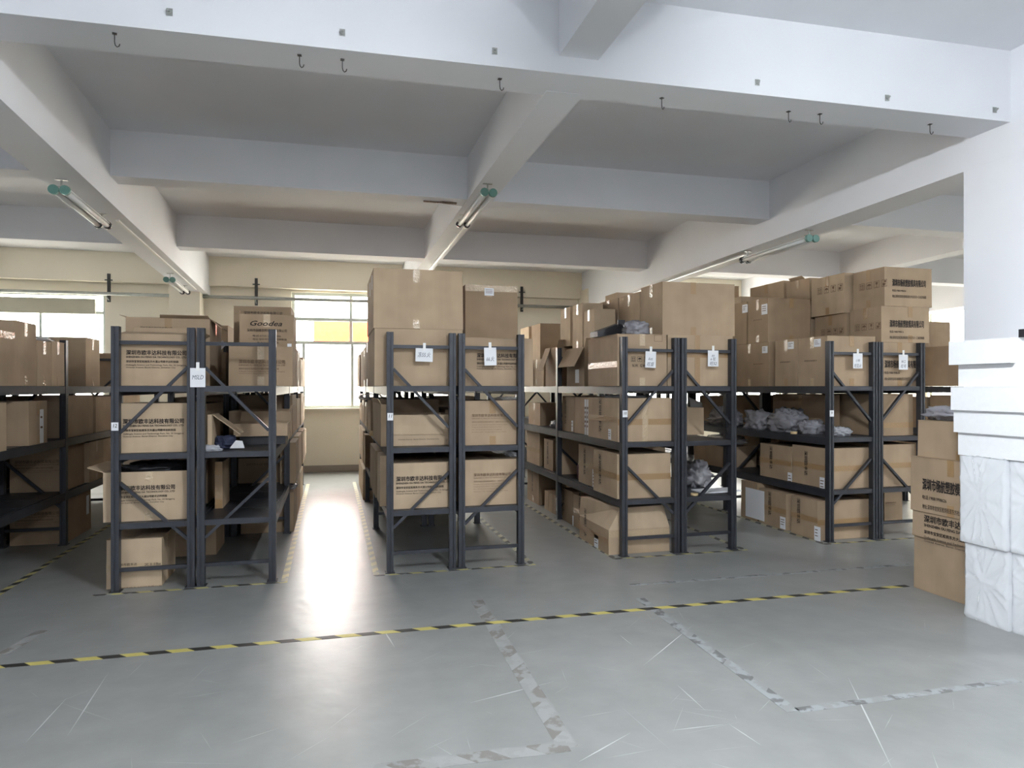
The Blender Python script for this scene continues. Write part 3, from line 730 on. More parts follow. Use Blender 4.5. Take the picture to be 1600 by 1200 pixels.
sticker(c, 'front', fx(757, Y2), fz(757, 450, Y2), .09, .07, 3)
c = carton('carton with a wide overhanging flap on the second shelf of the middle rack', .50, 1.0, 5.86, 6.35, B2, fz(660, 648, 5.86), 2, top='open', flaps=[('f', -86, .17, 0, 1)])
put_front(c, 'addr', 622, 686, 686)
c = carton('printed carton on the second shelf of the middle rack, front right', fx(721.5, F0), fx(811.5, F0), F0, 6.3, B2, fz(766, 626, F0), 1, tape='f.53'); put_front(c, 'A7', 737, 795, 647)
crumple('plastic_bag', 'clear plastic bag lying on the printed second-shelf carton of the middle rack', 'bag', (fx(797, 6.0), 6.05, c[1][5]), (.26, .28, .03), M['bagclear'], 13, .4)
c = carton('printed carton on the third shelf of the middle rack, front left', fx(611, F0), fx(709, F0), F0, 6.3, B1, fz(660, 723, F0), 2, tape=''); put_front(c, 'A', 619, 704, 745)
c = carton('printed carton on the third shelf of the middle rack, front right', fx(722, F0), fx(814, F0), F0, 6.3, B1, fz(770, 718, F0), 0, tape=''); put_front(c, 'A7', 740, 798, 740)
crumple('plastic_bag', 'clear plastic scrap on the right third-shelf carton of the middle rack', 'bag', (fx(804, 5.95), 6.0, c[1][5]), (.14, .2, .05), M['bagclear'], 14, .4)
carton('dim carton deep behind the overhanging-flap carton of the middle rack', .5, 1.0, 6.5, 7.4, B2, 1.43, 3)
carton('dim open carton behind the printed second-shelf carton of the middle rack', 1.06, 1.6, 6.5, 7.4, B2, 1.33, 3)
g = 'cartons along the aisle side of the middle rack'
XL = .405
row('on the aisle edge of the top shelf of the middle rack', XL, .95, B3, [(7.0, 7.5, 2.06, 'l!'), (7.62, 8.5, 2.07), (8.55, 9.3, 2.05, 'l!'), (9.45, 10.2, 2.05), (10.25, 11.1, 2.03)], g)
c = carton('crumpled open carton leaning out over the second shelf of the middle rack', XL, .485, 5.85, 7.0, B2, 1.40, 3, top='open', flaps=[('l', 60, .05, 0, 1)])
row('on the aisle edge of the second shelf of the middle rack', XL + .02, .95, B2, [(7.62, 8.3, 1.40, '', 'open', [('l', 20, .06, 0, 1)]), (8.7, 9.3, 1.35), (9.45, 10.2, 1.40), (10.25, 11.1, 1.3)], g)
carton('flat carton standing on edge in front on the third shelf of the middle rack', XL - .0, XL + .075, 5.95, 6.35, B1, .99, 2, top='none')
carton('flat carton standing on edge farther back on the third shelf of the middle rack', XL - .01, XL + .09, 6.42, 7.35, B1, 1.0, 3, top='none')
row('on the aisle edge of the third shelf of the middle rack', XL + .02, .95, B1, [(8.9, 9.3, .93, 'l!'), (9.45, 10.2, .95), (10.25, 11.1, .95)], g)
row('on the floor at the aisle side of the middle rack', XL + .02, .95, B0, [(9.5, 10.3, .42), (10.35, 11.1, .40)], g)
crumple('plastic_sheet', 'white crumpled sheet on top of second-shelf cartons of the middle rack', 'plastic film', (.47, 7.95, 1.40), (.36, .55, .075), M['bagclear'], 21, .3)
crumple('plastic_bag', 'small tan bundle at the second shelf edge of the middle rack', 'bundle', (.43, 7.2, B2), (.10, .16, .05), M['wood'], 22, .3)
g = 'cartons deep inside the racks'
row('deep on the top shelf at the right of the middle rack', 1.10, 1.6, B3, [(7.62, 8.5, 2.02), (8.6, 9.3, 1.98)], g)
row('deep on the second shelf at the right of the middle rack', 1.10, 1.6, B2, [(7.62, 8.5, 1.44), (8.6, 9.3, 1.42)], g)
row('deep on the third shelf at the right of the middle rack', 1.10, 1.6, B1, [(6.5, 7.4, .88), (7.62, 8.5, .93), (8.6, 9.3, .9)], g)
row('deep on the third shelf at the left of the middle rack', .50, 1.0, B1, [(6.5, 7.4, .88), (7.62, 8.5, .93)], g)

# ------------------------------------------------------------------ cartons, the centre-right rack
X = 2.60
g = 'cartons along the aisle side of the centre-right rack'
Z10 = fz(1000, 522, F0)
c = carton('marked carton with an umbrella sign on the top shelf of the centre-right rack', fx(964.5, F0), fx(1042, F0), F0, sy(932, X), B3, Z10, 1, tape='f.5! L.42!')
marks_front(c, fx(986, F0), fz(990, 565, F0), .24, 'ink'); on_face(c, TX['nw'], 'front', fx(988, F0), fz(988, 569, F0), .22)
m_ = MB(); w, h, t = .085, .06, .003
m_.box(0, w, -.001, 0, 0, t).box(0, w, -.001, 0, h - t, h).box(0, t, -.001, 0, t, h - t).box(w - t, w, -.001, 0, t, h - t)
m_.build('printed_frame', M['inksoft'], c[0], (fx(1022, F0) - c[0].location.x, F0 - .001 - c[0].location.y, fz(1022, 533.5, F0) - c[0].location.z))
c = carton('plain carton right of the umbrella-marked carton on the centre-right rack', fx(1043, F0), fx(1145, F0), F0, 6.38, B3, Z10, 0, tape='v.45 F.62')
c = carton('creased carton second in line on the top shelf of the centre-right rack', X, 3.08, sy(931, X), sy(919, X), B3, Z10, 1, tape='L.42!')
c = carton('open carton with a big drooping flap on the top shelf of the centre-right rack', X + .06, 3.05, sy(905, X), 7.50, B3, sz(905, 542, X), 3, top='open', flaps=[('l', -62, .24, 0, 1), ('f', 75, .10, 0, 1)])
sticker(c, 'left', sy(899, X + .06), sz(899, 577, X), .12, .15, 0)
c = carton('open carton with a raised flap past the second post of the centre-right rack', X + .03, 3.05, sy(866, X), sy(849, X), B3, sz(866, 542, X), 3, top='open', flaps=[('l', -70, .3, .5, 1), ('f', 60, .1, 0, 1)])
row('past the second post on the top shelf of the centre-right rack', X + .02, 3.05, B3, [(9.45, 10.2, 1.9), (10.25, 11.1, 1.92)], g)
# upper layer
g2 = 'cartons of the upper layer on the centre-right rack'
Y = 5.80; XA = fx(1035, Y)
carton('biggest plain carton on top of the centre-right rack, facing the front', XA, fx(1148, Y), Y, sy(1001, XA), Z10, fz(1090, 442, Y), 1, tape='f.42 l!')
supp = row('in the hidden top row at the right of the centre-right rack', 3.21, 3.67, B3, [(6.42, 7.45, Z10), (7.62, 8.5, Z10), (8.55, 9.3, Z10)], 'cartons deep inside the racks')
z2 = sz(1000, 455, XA); z3 = sz(965, 465, XA)
carton('upper-layer carton just behind the biggest carton of the centre-right rack', XA, 3.7, sy(999.5, XA), sy(967, XA), Z10, z2, 1, tape='l!')
c = carton('upper-layer carton third from the front on the centre-right rack', XA, 3.7, sy(965.5, XA), sy(936, XA), Z10, z3, 1, tape='l!')
carton('flat carton lying on the third upper-layer carton of the centre-right rack', XA + .03, 3.5, sy(960, XA), sy(942, XA), z3, z3 + .07, 0)
XB = 2.72
Zb = 1.93
row('in the low row under the sunlit cartons of the centre-right rack', 2.75, 3.08, B3, [(8.66, 9.3, Zb)], 'cartons deep inside the racks')
c = carton('sunlit short carton in the upper layer of the centre-right rack', XB, 2.97, sy(928, XB), sy(912, XB), sz(905, 542, X), sz(928, 482, XB), 2, tape='l')
c = carton('sunlit taller carton in the upper layer of the centre-right rack', XB, 2.97, sy(910, XB), sy(894.5, XB), sz(905, 542, X), sz(910, 473, XB), 2, tape='l')
c = carton('farthest sunlit carton in the upper layer of the centre-right rack', XB, 2.97, sy(891, XB), sy(876, XB), sz(866, 542, X), sz(891, 479, XB), 2, tape='l!')
row('in the far hidden top row, right side of the centre-right rack', 3.16, 3.67, B3, [(9.45, 10.2, 1.9), (10.25, 11.1, 1.92)], 'cartons deep inside the racks')
Yd = 9.7
c = carton('dark-fronted carton standing free at the far end of the centre-right rack', fx(844, Yd), fx(876, Yd), Yd, 10.15, 1.9, fz(844, 505, Yd), 3)
c = carton('small far carton left of the dark-fronted one on the centre-right rack', fx(826, 10.5), fx(836, 10.5) + .1, 10.5, 11.0, 1.92, fz(826, 510, 10.5), 2)
# black moulded parts in plastic on the marked carton
blk = MB().hexa([(-.14, -.08, 0), (.15, -.08, .0), (.15, .08, 0), (-.14, .08, 0), (-.14, -.08, .05), (.15, -.08, .15), (.15, .08, .15), (-.14, .08, .05)])
o = blk.build('plastic_part', M['black'], None, (fx(957, 6.1), 6.25, Z10), (0, 0, .1)); tag(o, 'black plastic moulding lying on the marked carton of the centre-right rack', 'plastic part')
MB().box(.08, .16, -.09, -.075, .11, .17).build('clip', M['black'], o)
crumple('plastic_bag', 'shiny clear bag over dark parts on the marked carton of the centre-right rack', 'bag', (fx(992, 6.0), 5.98, Z10), (.24, .22, .15), M['bag'], 31, .35)
# second shelf
XS = 2.605
c = carton('plain taped carton on the second shelf of the centre-right rack, front left', fx(965.5, F0), fx(1050, F0), F0, sy(928, XS), B2, fz(1010, 622, F0), 0, tape='F.45 v.5! L.5')
vtext_left(c, sy(949, XS), B2 + .40, .33); sticker(c, 'left', sy(960, XS), sz(960, 670, XS), .06, .10)
c = carton('carton with white paper strips on the second shelf of the centre-right rack', XS, 3.05, sy(927.5, XS), sy(898, XS), B2, sz(925, 621, XS), 0, tape='')
for i, xx in enumerate((910.5, 914, 917.5, 921)): sticker(c, 'left', sy(xx + 3, XS), sz(917, 624, XS), .052, .40, 5)
c = carton('carton next to the second post on the second shelf of the centre-right rack', XS, 3.05, sy(897.5, XS), 7.51, B2, sz(895, 620, XS), 1, tape='r'); vtext_left(c, sy(885, XS), B2 + .36, .28 ); sticker(c, 'left', sy(893, XS), sz(893, 657, XS), .05, .12, 2)
carton('lone carton past the second post on the second shelf of the centre-right rack', 2.63, 3.0, sy(844, 2.63), sy(826, 2.63), B2, sz(844, 630, 2.63), 0, tape='l')
crumple('plastic_bag', 'clear bag lying past the second post of the centre-right rack', 'bag', (2.75, 7.95, B2), (.25, .3, .10), M['bagclear'], 33, .4)
crumple('plastic_bag', 'flat stack of plastic film on the front second-shelf carton of the centre-right rack', 'bag', (fx(975, 6.0) + .05, 6.1, fz(1010, 622, F0)), (.36, .4, .03), M['bagclear'], 34, .3)
# third shelf
c = carton('plain banded carton on the third shelf of the centre-right rack, front left', fx(964, F0), fx(1048, F0), F0, sy(937.5, XS), B1, fz(1010, 709, F0), 0, tape='F.48 L.5')
vtext_left(c, sy(950, XS), B1 + .38, .3)
c = carton('carton with two white labels on the third shelf of the centre-right rack', XS, 3.05, sy(936.5, XS), sy(904, XS), B1, sz(935, 700, XS), 1, tape='L.5!')
vtext_left(c, sy(915, XS), B1 + .38, .28); sticker(c, 'left', sy(933, XS), sz(933, 710, XS), .06, .11, 2); sticker(c, 'left', sy(926, XS), sz(926, 733, XS), .10, .22, 4)
brd = carton('plain board leaning in the gap on the third shelf of the centre-right rack', 2.60, 2.98, sy(876, 2.6), sy(876, 2.6) + .03, B1, B1 + .42, 0, top='none', name='cardboard_sheet', cat='sheet'); brd[0].rotation_euler = (-.16, 0, 0)
crumple('plastic_bag', 'reddish plastic bundle beside the leaning board of the centre-right rack', 'bag', (2.70, sy(900.5, 2.66) - .06, B1), (.10, .07, .22), mat('mauve_plastic', lin(120, 90, 96), .3), 35, .35)
carton('bulging carton past the second post on the third shelf of the centre-right rack', 2.62, 3.0, sy(843, 2.62), sy(823, 2.62), B1, sz(843, 678, 2.62), 1, tape='L.45!', flaps=[('l', 60, .05, 0, 1)])
c = carton('narrow marked carton past the second post on the third shelf of the centre-right rack', 2.62, 3.0, sy(864, 2.62), sy(850, 2.62), B1, sz(864, 688, 2.62), 1, tape=''); vtext_left(c, sy(857, 2.62), B1 + .36, .3)
# floor row
c = carton('battered carton with a sloping taped lid on the floor of the centre-right rack', fx(953, 5.70) + .03, fx(1047, 5.79), 5.80, sy(925.5, XS), B0, fz(1000, 826, F0), 0, top='none', tape='F.8! v.27! L.5')
r_, bx_ = c; hx, hy = (bx_[1] - bx_[0]) / 2, (bx_[3] - bx_[2]) / 2; h = bx_[5] - bx_[4] - .005
lid = MB().hexa([(-hx, -hy, h), (hx, -hy, h), (hx, hy, h), (-hx, hy, h), (-hx * .55, -hy + .05, h + .19), (hx * .86, -hy + .05, h + .2), (hx * .9, hy, h + .2), (-hx * .95, hy, h + .19)]).build('lid', M['card2'], r_)
MB().box(-.16, -.13, -hy + .012, -hy + .02, h + .02, h + .12).build('tape', M['paper'], lid, (0, 0, 0), (0, 0, 0))
vtext_left(c, sy(937, XS), .33, .28); sticker(c, 'left', sy(950, XS), sz(950, 833, XS), .10, .12, 3)
c = carton('second carton in the floor row of the centre-right rack', XS, 3.05, sy(925, XS), sy(895.5, XS), B0, sz(922, 782, XS), 1, tape='L.5!'); vtext_left(c, sy(908, XS), .42, .32); sticker(c, 'left', sy(921, XS), sz(921, 821, XS), .07, .11, 3)
c = carton('third carton in the floor row of the centre-right rack', XS, 3.05, sy(895, XS), 7.50, B0, sz(893, 768, XS), 3, tape=''); vtext_left(c, sy(882, XS), .42, .32); sticker(c, 'left', sy(894.5, XS), sz(894, 805, XS), .04, .12, 0)
for k in range(3):
    y0 = sy(868, 2.6) + k * .17
    carton('%s of three small low cartons on the floor past the second post, centre-right rack' % ORD[k], 2.62, 2.95, y0, y0 + .16, B0, .235, 0, tape='', group='three small low cartons')
c = carton('tall carton on the floor far down the aisle of the centre-right rack', 2.62, 3.0, sy(842, 2.62), sy(824, 2.62), B0, sz(842, 734, 2.62), 3, tape='l!'); vtext_left(c, sy(833, 2.62), .44, .3)
# right unit
carton('small plain carton on the second shelf at the right of the centre-right rack', 3.23, fx(1100, 6.45), 6.45, 6.9, B2, fz(1090, 637, 6.45), 0, tape='')
row('in the dim second-shelf row at the right of the centre-right rack', 3.23, 3.66, B2, [(7.0, 7.45, 1.42), (7.62, 8.5, 1.44), (8.6, 9.3, 1.42)], 'cartons deep inside the racks')
row('in the dim third-shelf row at the right of the centre-right rack', 3.23, 3.66, B1, [(7.0, 7.45, .9), (7.62, 8.5, .93), (8.6, 9.3, .92)], 'cartons deep inside the racks')
row('in the dim floor row at the right of the centre-right rack', 3.23, 3.66, B0, [(7.62, 8.5, .42), (8.6, 9.3, .4)], 'cartons deep inside the racks')
crumple('plastic_bag', 'clear bag of silvery parts on the third shelf at the right of the centre-right rack', 'bag', (fx(1088, 6.35), 6.35, B1), (.26, .3, .26), M['bag'], 36, .4)
MB().prism([(-.2, -.1), (.24, -.12), (.26, .1), (-.18, .12)], 0, .012).build('foam_board', M['paper'], None, (fx(1115, 5.98), 5.98, B1 + .001), (0, 0, .1)); tag(bpy.data.objects['foam_board'], 'pale flat panel on the third shelf at the right of the centre-right rack', 'panel')
MB().tube([(0, 0, 0), (0, 0, .02)], .035, 14).build('tape_roll', M['wood'], None, (fx(1085, 5.80), 5.80, B1 + .001)); tag(bpy.data.objects['tape_roll'], 'small tan paper roll at the shelf edge of the centre-right rack', 'roll')

# ------------------------------------------------------------------ cartons, the right rack
X = 4.815
ZL = fz(1325, 525, F0)
c = carton('labelled carton on the top shelf of the right rack, front left corner', X, fx(1368, F0), F0, sy(1247, X), B3, ZL, 1, tape='l! f')
sticker(c, 'left', sy(1272, X), sz(1275, 530, X), .10, .08); put_left(c, 'line', 1257, 1276, 563)
c = carton('second labelled carton on the top shelf of the right rack', X, 5.3, sy(1246, X), sy(1211, X), B3, sz(1246, 529, X), 1, tape='l')
sticker(c, 'left', sy(1231, X), sz(1235, 534, X), .10, .08); put_left(c, 'line', 1219, 1235, 565)
X9 = 4.85
Z9 = max(2.009, sz(1200, 534, X9))
c = carton('third labelled carton on the top shelf of the right rack', X9, 5.3, sy(1201, X9), 7.51, B3, Z9, 3, tape='l!')
sticker(c, 'left', sy(1191, X9), sz(1195, 541, X9), .10, .08); put_left(c, 'linesoft', 1177, 1193, 568)
c = carton('fourth labelled carton on the top shelf of the right rack', X9, 5.3, 7.62, 8.7, B3, Z9, 3, tape='l'); sticker(c, 'left', 8.3, Z9 - .05, .1, .08)
row('beyond the labelled cartons on the top shelf of the right rack', X9, 5.3, B3, [(9.45, 10.2, Z9), (10.25, 11.1, Z9)], 'cartons along the aisle side of the right rack')
y0 = sy(1200, X9); Xr = fx(1377, F0)
c = carton('wide dark-fronted carton in the upper layer of the right rack', X9, Xr - .05, y0, sy(1168.5, X9), Z9, sz(1200, 465, X9), 3, tape='l f.55')
sticker(c, 'left', sy(1190, X9), sz(1195, 475, X9), .11, .12); put_left(c, 'linesoft', 1177, 1191, 500)
y1 = sy(1166.5, X9)
c = carton('next upper-layer carton behind the wide dark-fronted one of the right rack', X9, Xr - .05, y1, 8.72, Z9, sz(1166, 471, X9), 3, tape='l!')
sticker(c, 'left', sy(1160, X9), sz(1163, 476, X9), .11, .1)
c = carton('flat pale carton lying on the upper layer of the right rack', X9 + .02, 5.45, 7.35, 7.9, sz(1200, 465, X9), sz(1200, 465, X9) + .09, 2, tape='l')
zt9 = sz(1166, 471, X9)
c = carton('dark-sided carton at the far top of the right rack', 4.9, Xr - .05, 8.22, 8.65, zt9, fz(1160, 447, 8.2), 3)
# right unit
Xr = fx(1377, F0)
z91 = 2.009; z92 = fz(1412, 479, F0); z93 = fz(1412, 418, F0)
c = carton('printed carton at shelf level on the right of the right rack, under two more', 5.405, 5.95, F0, 6.6, B3, z91, 1, tape='f.55'); put_front(c, 'Y', 1382, 1440, 563)
c = carton('printed carton in the middle of the stack of three on the right rack', Xr, fx(1452, F0), F0, sy(1328, Xr), z91, z92, 1, tape='l f.6'); put_front(c, 'Y', 1390, 1444, 500); marks_left(c, sy(1336, Xr), z91 + .14, .36)
c = carton('printed carton on top of the stack of three on the right rack', Xr + .04, fx(1456, F0), F0, sy(1328, Xr), z92, z93, 1, tape='l'); put_front(c, 'Y', 1394, 1447, 436); marks_left(c, sy(1338, Xr), z92 + .20, .38)
y2, y3 = sy(1326, Xr), sy(1273, Xr)
row('hidden under the marked stack at the right of the right rack', 5.44, 5.89, B3, [(6.64, 7.48, z91, ''), (7.62, 8.5, z91, ''), (8.55, 9.3, z91, '')], 'cartons deep inside the racks')
y2 = 6.26
c = carton('marked carton second from the front in the middle layer of the right rack', Xr, 5.95, y2, sy(1273, Xr), z91, sz(1320, 489, Xr), 1, tape='l'); marks_left(c, sy(1283, Xr), z91 + .13, .36)
zz = sz(1320, 489, Xr)
c = carton('marked carton second from the front in the top layer of the right rack', Xr - .03, 5.93, y2, sy(1271, Xr), zz, sz(1314, 428, Xr), 2, tape='l'); marks_left(c, sy(1281, Xr), zz + .25, .4)
ya = sy(1271, Xr) + .04
c = carton('marked carton third from the front in the middle layer of the right rack', Xr, 5.95, ya, ya + .44, z91, zz, 1)
c = carton('marked carton third from the front in the top layer of the right rack', Xr - .02, 5.9, ya, ya + .43, zz, sz(1271, 433, Xr), 1, tape='l', flaps=[('l', 40, .05, .2, .8)]); marks_left(c, ya + .36, zz + .15, .4)
yb = ya + .48
c = carton('marked carton fourth from the front in the middle layer of the right rack', Xr, 5.95, yb, yb + .7, z91, zz, 1)
c = carton('marked carton fourth from the front in the top layer of the right rack', Xr - .02, 5.9, yb, yb + .7, zz, sz(1236, 436, Xr), 1, tape='l'); marks_left(c, yb + .6, zz + .13, .4)
# second shelf: plastic bags and cartons behind
for i, (x, yy, a, b, h) in enumerate(((1265, 6.27, .25, .24, .16), (1235, 6.68, .27, .46, .27), (1200, 7.2, .27, .44, .24), (1172, 7.95, .27, .55, .24), (1318, 5.95, .24, .2, .10))):
    lab = ['low grey plastic bag behind the post of the right rack', 'tallest heap of grey plastic bags on the right rack', 'grey plastic bag heap with a dark fold on the right rack', 'grey bag by the pale carton piece on the right rack', 'shiny clear plastic twist near the front of the right rack'][i]
    crumple('plastic_bag', lab, 'bag', (5.03 if i < 4 else 5.1, yy, B2), (a, b, h), M['bag'] if i < 4 else M['bagclear'], 40 + i, .33, 48, 3.0)
MB().prism([(-.1, -.12), (.1, -.1), (.12, .14), (-.09, .16)], 0, .006).build('carton_piece', M['paper'], None, (4.95, 8.55, B2 + .21), (.9, .3, 0)); tag(bpy.data.objects['carton_piece'], 'pale board piece standing by the grey bags of the right rack', 'board')
MB().tube([(0, 0, 0), (0, 0, .025)], .035, 16).build('tape_roll', M['wood'], None, (4.832, sy(1240, 4.83), B2)); tag(bpy.data.objects['tape_roll.001'], 'pale tape roll before the grey plastic bags', 'roll')
carton('dim carton behind the plastic bags on the second shelf of the right rack', 5.22, 5.33, 6.2, 7.2, B2, 1.46, 3, tape='l')
carton('dim front carton on the second shelf at the right of the right rack', 5.43, 5.90, 5.80, 6.6, B2, 1.49, 3, tape='F.25')
carton('dim rear carton on the second shelf at the right of the right rack', 5.43, 5.90, 6.65, 7.45, B2, 1.46, 3)
# third shelf
X = 4.835
c = carton('long taped carton on the third shelf of the right rack, nearest the front', X, fx(1366, F0), F0, sy(1238, X), B1, fz(1330, 700, F0), 1, tape='F.5 L.5')
vtext_left(c, sy(1262, X), B1 + .36, .26); sticker(c, 'left', sy(1281, X), sz(1285, 746, X), .07, .15)
c = carton('second long taped carton on the third shelf of the right rack', X, 5.3, sy(1236, X), sy(1187.5, X), B1, sz(1236, 698, X), 1, tape='L.5'); vtext_left(c, sy(1207, X), B1 + .36, .26); sticker(c, 'left', sy(1231, X), sz(1232, 738, X), .07, .15)
c = carton('open carton stuffed with plastic on the third shelf of the right rack', X, 5.3, 7.65, 8.4, B1, B1 + .27, 1, top='open')
crumple('plastic_bag', 'clear plastic bags spilling from a carton on the third shelf of the right rack', 'bag', (5.07, 8.0, B1 + .275), (.4, .56, .12), M['bagclear'], 47, .35)
c = carton('banded carton on the third shelf at the right of the right rack', 5.43, 5.9, F0, 6.5, B1, fz(1410, 694, F0), 1, tape='F.5')
# floor
c = carton('big carton on the floor at the front corner of the right rack', fx(1277.5, 5.80), fx(1358, 5.80), 5.80, sy(1229.5, 4.67), B0, fz(1320, 782, F0), 1, tape='F.45 L.5')
X = c[1][0] + .004
vtext_left(c, sy(1251, X), .38, .26); sticker(c, 'left', sy(1273, X), sz(1275, 822, X), .09, .15)
c = carton('second big carton on the floor of the right rack', X, 5.25, sy(1228.5, X), sy(1186, X), B0, sz(1228, 772, X), 1, tape='L.5'); vtext_left(c, sy(1205, X), .38, .26); sticker(c, 'left', sy(1219, X), sz(1221, 807, X), .09, .13)
c = carton('dim floor carton with a big white sheet of paper stuck on, the right rack', X, 5.25, sy(1183, X), sy(1158, X), B0, sz(1182, 755, X), 3, tape=''); sticker(c, 'left', sy(1165, X), sz(1170, 762, X), .36, .34, 0); 
c = carton('dim printed carton on the floor at the right of the right rack', fx(1382, 6.3), fx(1410, 6.3), 6.3, 6.9, B0, fz(1395, 770, 6.3), 3); put_front(c, 'Asoft', 1383, 1400, 785)
row('deep on the third shelf at the right of the right rack', 5.44, 5.88, B1, [(6.6, 7.4, .93), (7.62, 8.5, .9)], 'cartons deep inside the racks')
row('deep on the second shelf of the right rack behind the bags', 5.44, 5.88, B2, [(7.62, 8.5, 1.44), (8.6, 9.3, 1.42)], 'cartons deep inside the racks')

# ------------------------------------------------------------------ cartons, rack 8 and rack 13
row('on the top shelf of the rack behind the column', 6.98, 7.5, B3, [(5.9, 6.7, 2.03, ''), (6.75, 7.48, 2.05, ''), (7.62, 8.4, 2.05, ''), (8.5, 9.3, 2.05, '')], 'cartons on the rack behind the column')
row('in the upper layer of the rack behind the column', 6.98, 7.5, 2.05, [(6.8, 7.5, 2.36, 'l'), (7.62, 8.4, 2.42, 'l')], 'cartons on the rack behind the column')
row('on the second shelf of the rack behind the column', 7.06, 7.5, B2, [(5.9, 6.7, 1.45, ''), (6.75, 7.48, 1.42, ''), (7.62, 8.4, 1.42, '')], 'cartons on the rack behind the column')
row('on the third shelf of the rack behind the column', 7.06, 7.5, B1, [(5.9, 6.7, .93, ''), (6.75, 7.48, .95, '')], 'cartons on the rack behind the column')
XE = -2.51
SYR = lambda x: sy(x, XE)
c = carton('cut-off carton with glossy tape at the left picture edge', -3.0, XE, 5.85, SYR(23), B3, sz(22, 521, XE), 1, tape='r! R.95!')
c = carton('tall carton with a red-white tape near the left edge on the top shelf', -3.0, XE - .005, SYR(24), SYR(58), B3, sz(24, 500, XE), 1, tape='r!')
c = carton('first of two equal cartons under loose film on the left top shelf', -3.0, XE, SYR(58.5), SYR(80), B3, sz(60, 532, XE), 0, tape='r!')
c = carton('second of two equal cartons under loose film on the left top shelf', -3.0, XE, SYR(80.5), 7.50, B3, sz(82, 533, XE), 0, tape='r')
crumple('plastic_sheet', 'loose plastic film over two cartons on the left top shelf', 'plastic film', (-2.66, 7.12, sz(60, 532, XE) + .003), (.28, .55, .05), M['bagclear'], 51, .3)
c = carton('lit-sided carton standing past the post on the left top shelf', -3.0, XE, SYR(134), SYR(156), B3, sz(134, 527, XE), 0, tape='r!')
row('at the far end of the left top shelf', -3.0, XE, B3, [(9.45, 10.1, 1.95, 'r!'), (10.15, 11.0, 2.0)], 'cartons on the left edge rack')
carton('wide flat carton lying across the cartons of the left top shelf', -2.98, -2.56, 9.5, 11.0, 2.0, 2.12, 3) if False else None
c = carton('partly lit carton on the second shelf at the left edge', -3.02, XE, SYR(45), SYR(74), B2, sz(45, 627, XE), 1, tape='f r')
sticker(c, 'right', SYR(62), sz(60, 640, XE), .08, .3, 2)
carton('narrow carton at the very left edge on the second shelf', -3.02, XE + .01, 5.85, SYR(8), B2, sz(6, 629, XE), 0, tape='r!')
c = carton('dark printed carton behind the brace on the third shelf at the left', -3.02, -2.56, 7.62, 8.2, B1, .96, 3); on_face(c, TX['Asoft'], 'front', -2.98, .83, .38)
row('beside the dark printed carton on the left third shelf', -3.02, -2.53, B1, [(8.23, 8.7, .95, 'r'), (8.73, 9.25, .95, 'r')], 'cartons on the left edge rack')
c = carton('dark printed carton on the floor at the left', -3.02, -2.54, 7.62, 8.35, B0, .44, 3); on_face(c, TX['Asoft'], 'front', -2.98, .32, .38); sticker(c, 'right', 8.2, .38, .08, .2, 0)
row('in the dim second-shelf row of the left edge rack', -3.02, -2.53, B2, [(7.62, 8.4, 1.46, ''), (8.45, 9.25, 1.44, ''), (9.45, 10.3, 1.44, '')], 'cartons on the left edge rack')
for z_, nm, h_ in ((B3, 'top', .42), (B2, 'second', .40), (B1, 'third', .40), (B0, 'floor', .42)):
    row('on the %s level of the hidden unit at the far left' % nm, -3.64, -3.17, z_, [(5.8, 6.6, z_ + h_, ''), (6.65, 7.48, z_ + h_, ''), (7.62, 8.4, z_ + h_ - .03, ''), (8.45, 9.3, z_ + h_, ''), (9.45, 10.3, z_ + h_, '')], 'cartons on the hidden left unit')
carton('pale flat carton on the floor seen past the left rack', -2.6, -1.7, 9.6, 10.6, B0, .20, 2)

# ------------------------------------------------------------------ floor stack by the column
XF = 4.345
zs = [.0015, .405, .60, 1.015, 1.295]
def stack(lab, i, X0, y0, y1, **k): return carton(lab, X0, X0 + .5, y0, y1, zs[i] - (0.0 if i else .0015), zs[i + 1], **k)
c = stack('bottom plain carton of the floor stack beside the foam', 0, XF, 3.72, 4.265, m=1, tape='')
c = stack('low printed carton second in the floor stack', 1, XF - .01, 3.72, 4.27, m=1, tape='')
on_face(c, TX['A'], 'left', 4.16, zs[2] - .02, .62)
c = stack('printed carton with ink lines third in the floor stack', 2, XF - .015, 3.74, 4.28, m=1, tape='l.35'); on_face(c, TX['Y'], 'left', 4.17, zs[3] - .16, .52)
c = stack('plain carton on top of the floor stack', 3, XF + .0, 3.78, 4.23, m=1, tape='l.2')
crumple('foil_bag', 'crumpled silver bubble wrap on top of the floor stack', 'bubble wrap', (XF + .16, 4.07, zs[4]), (.3, .34, .11), M['bag'], 61, .3)
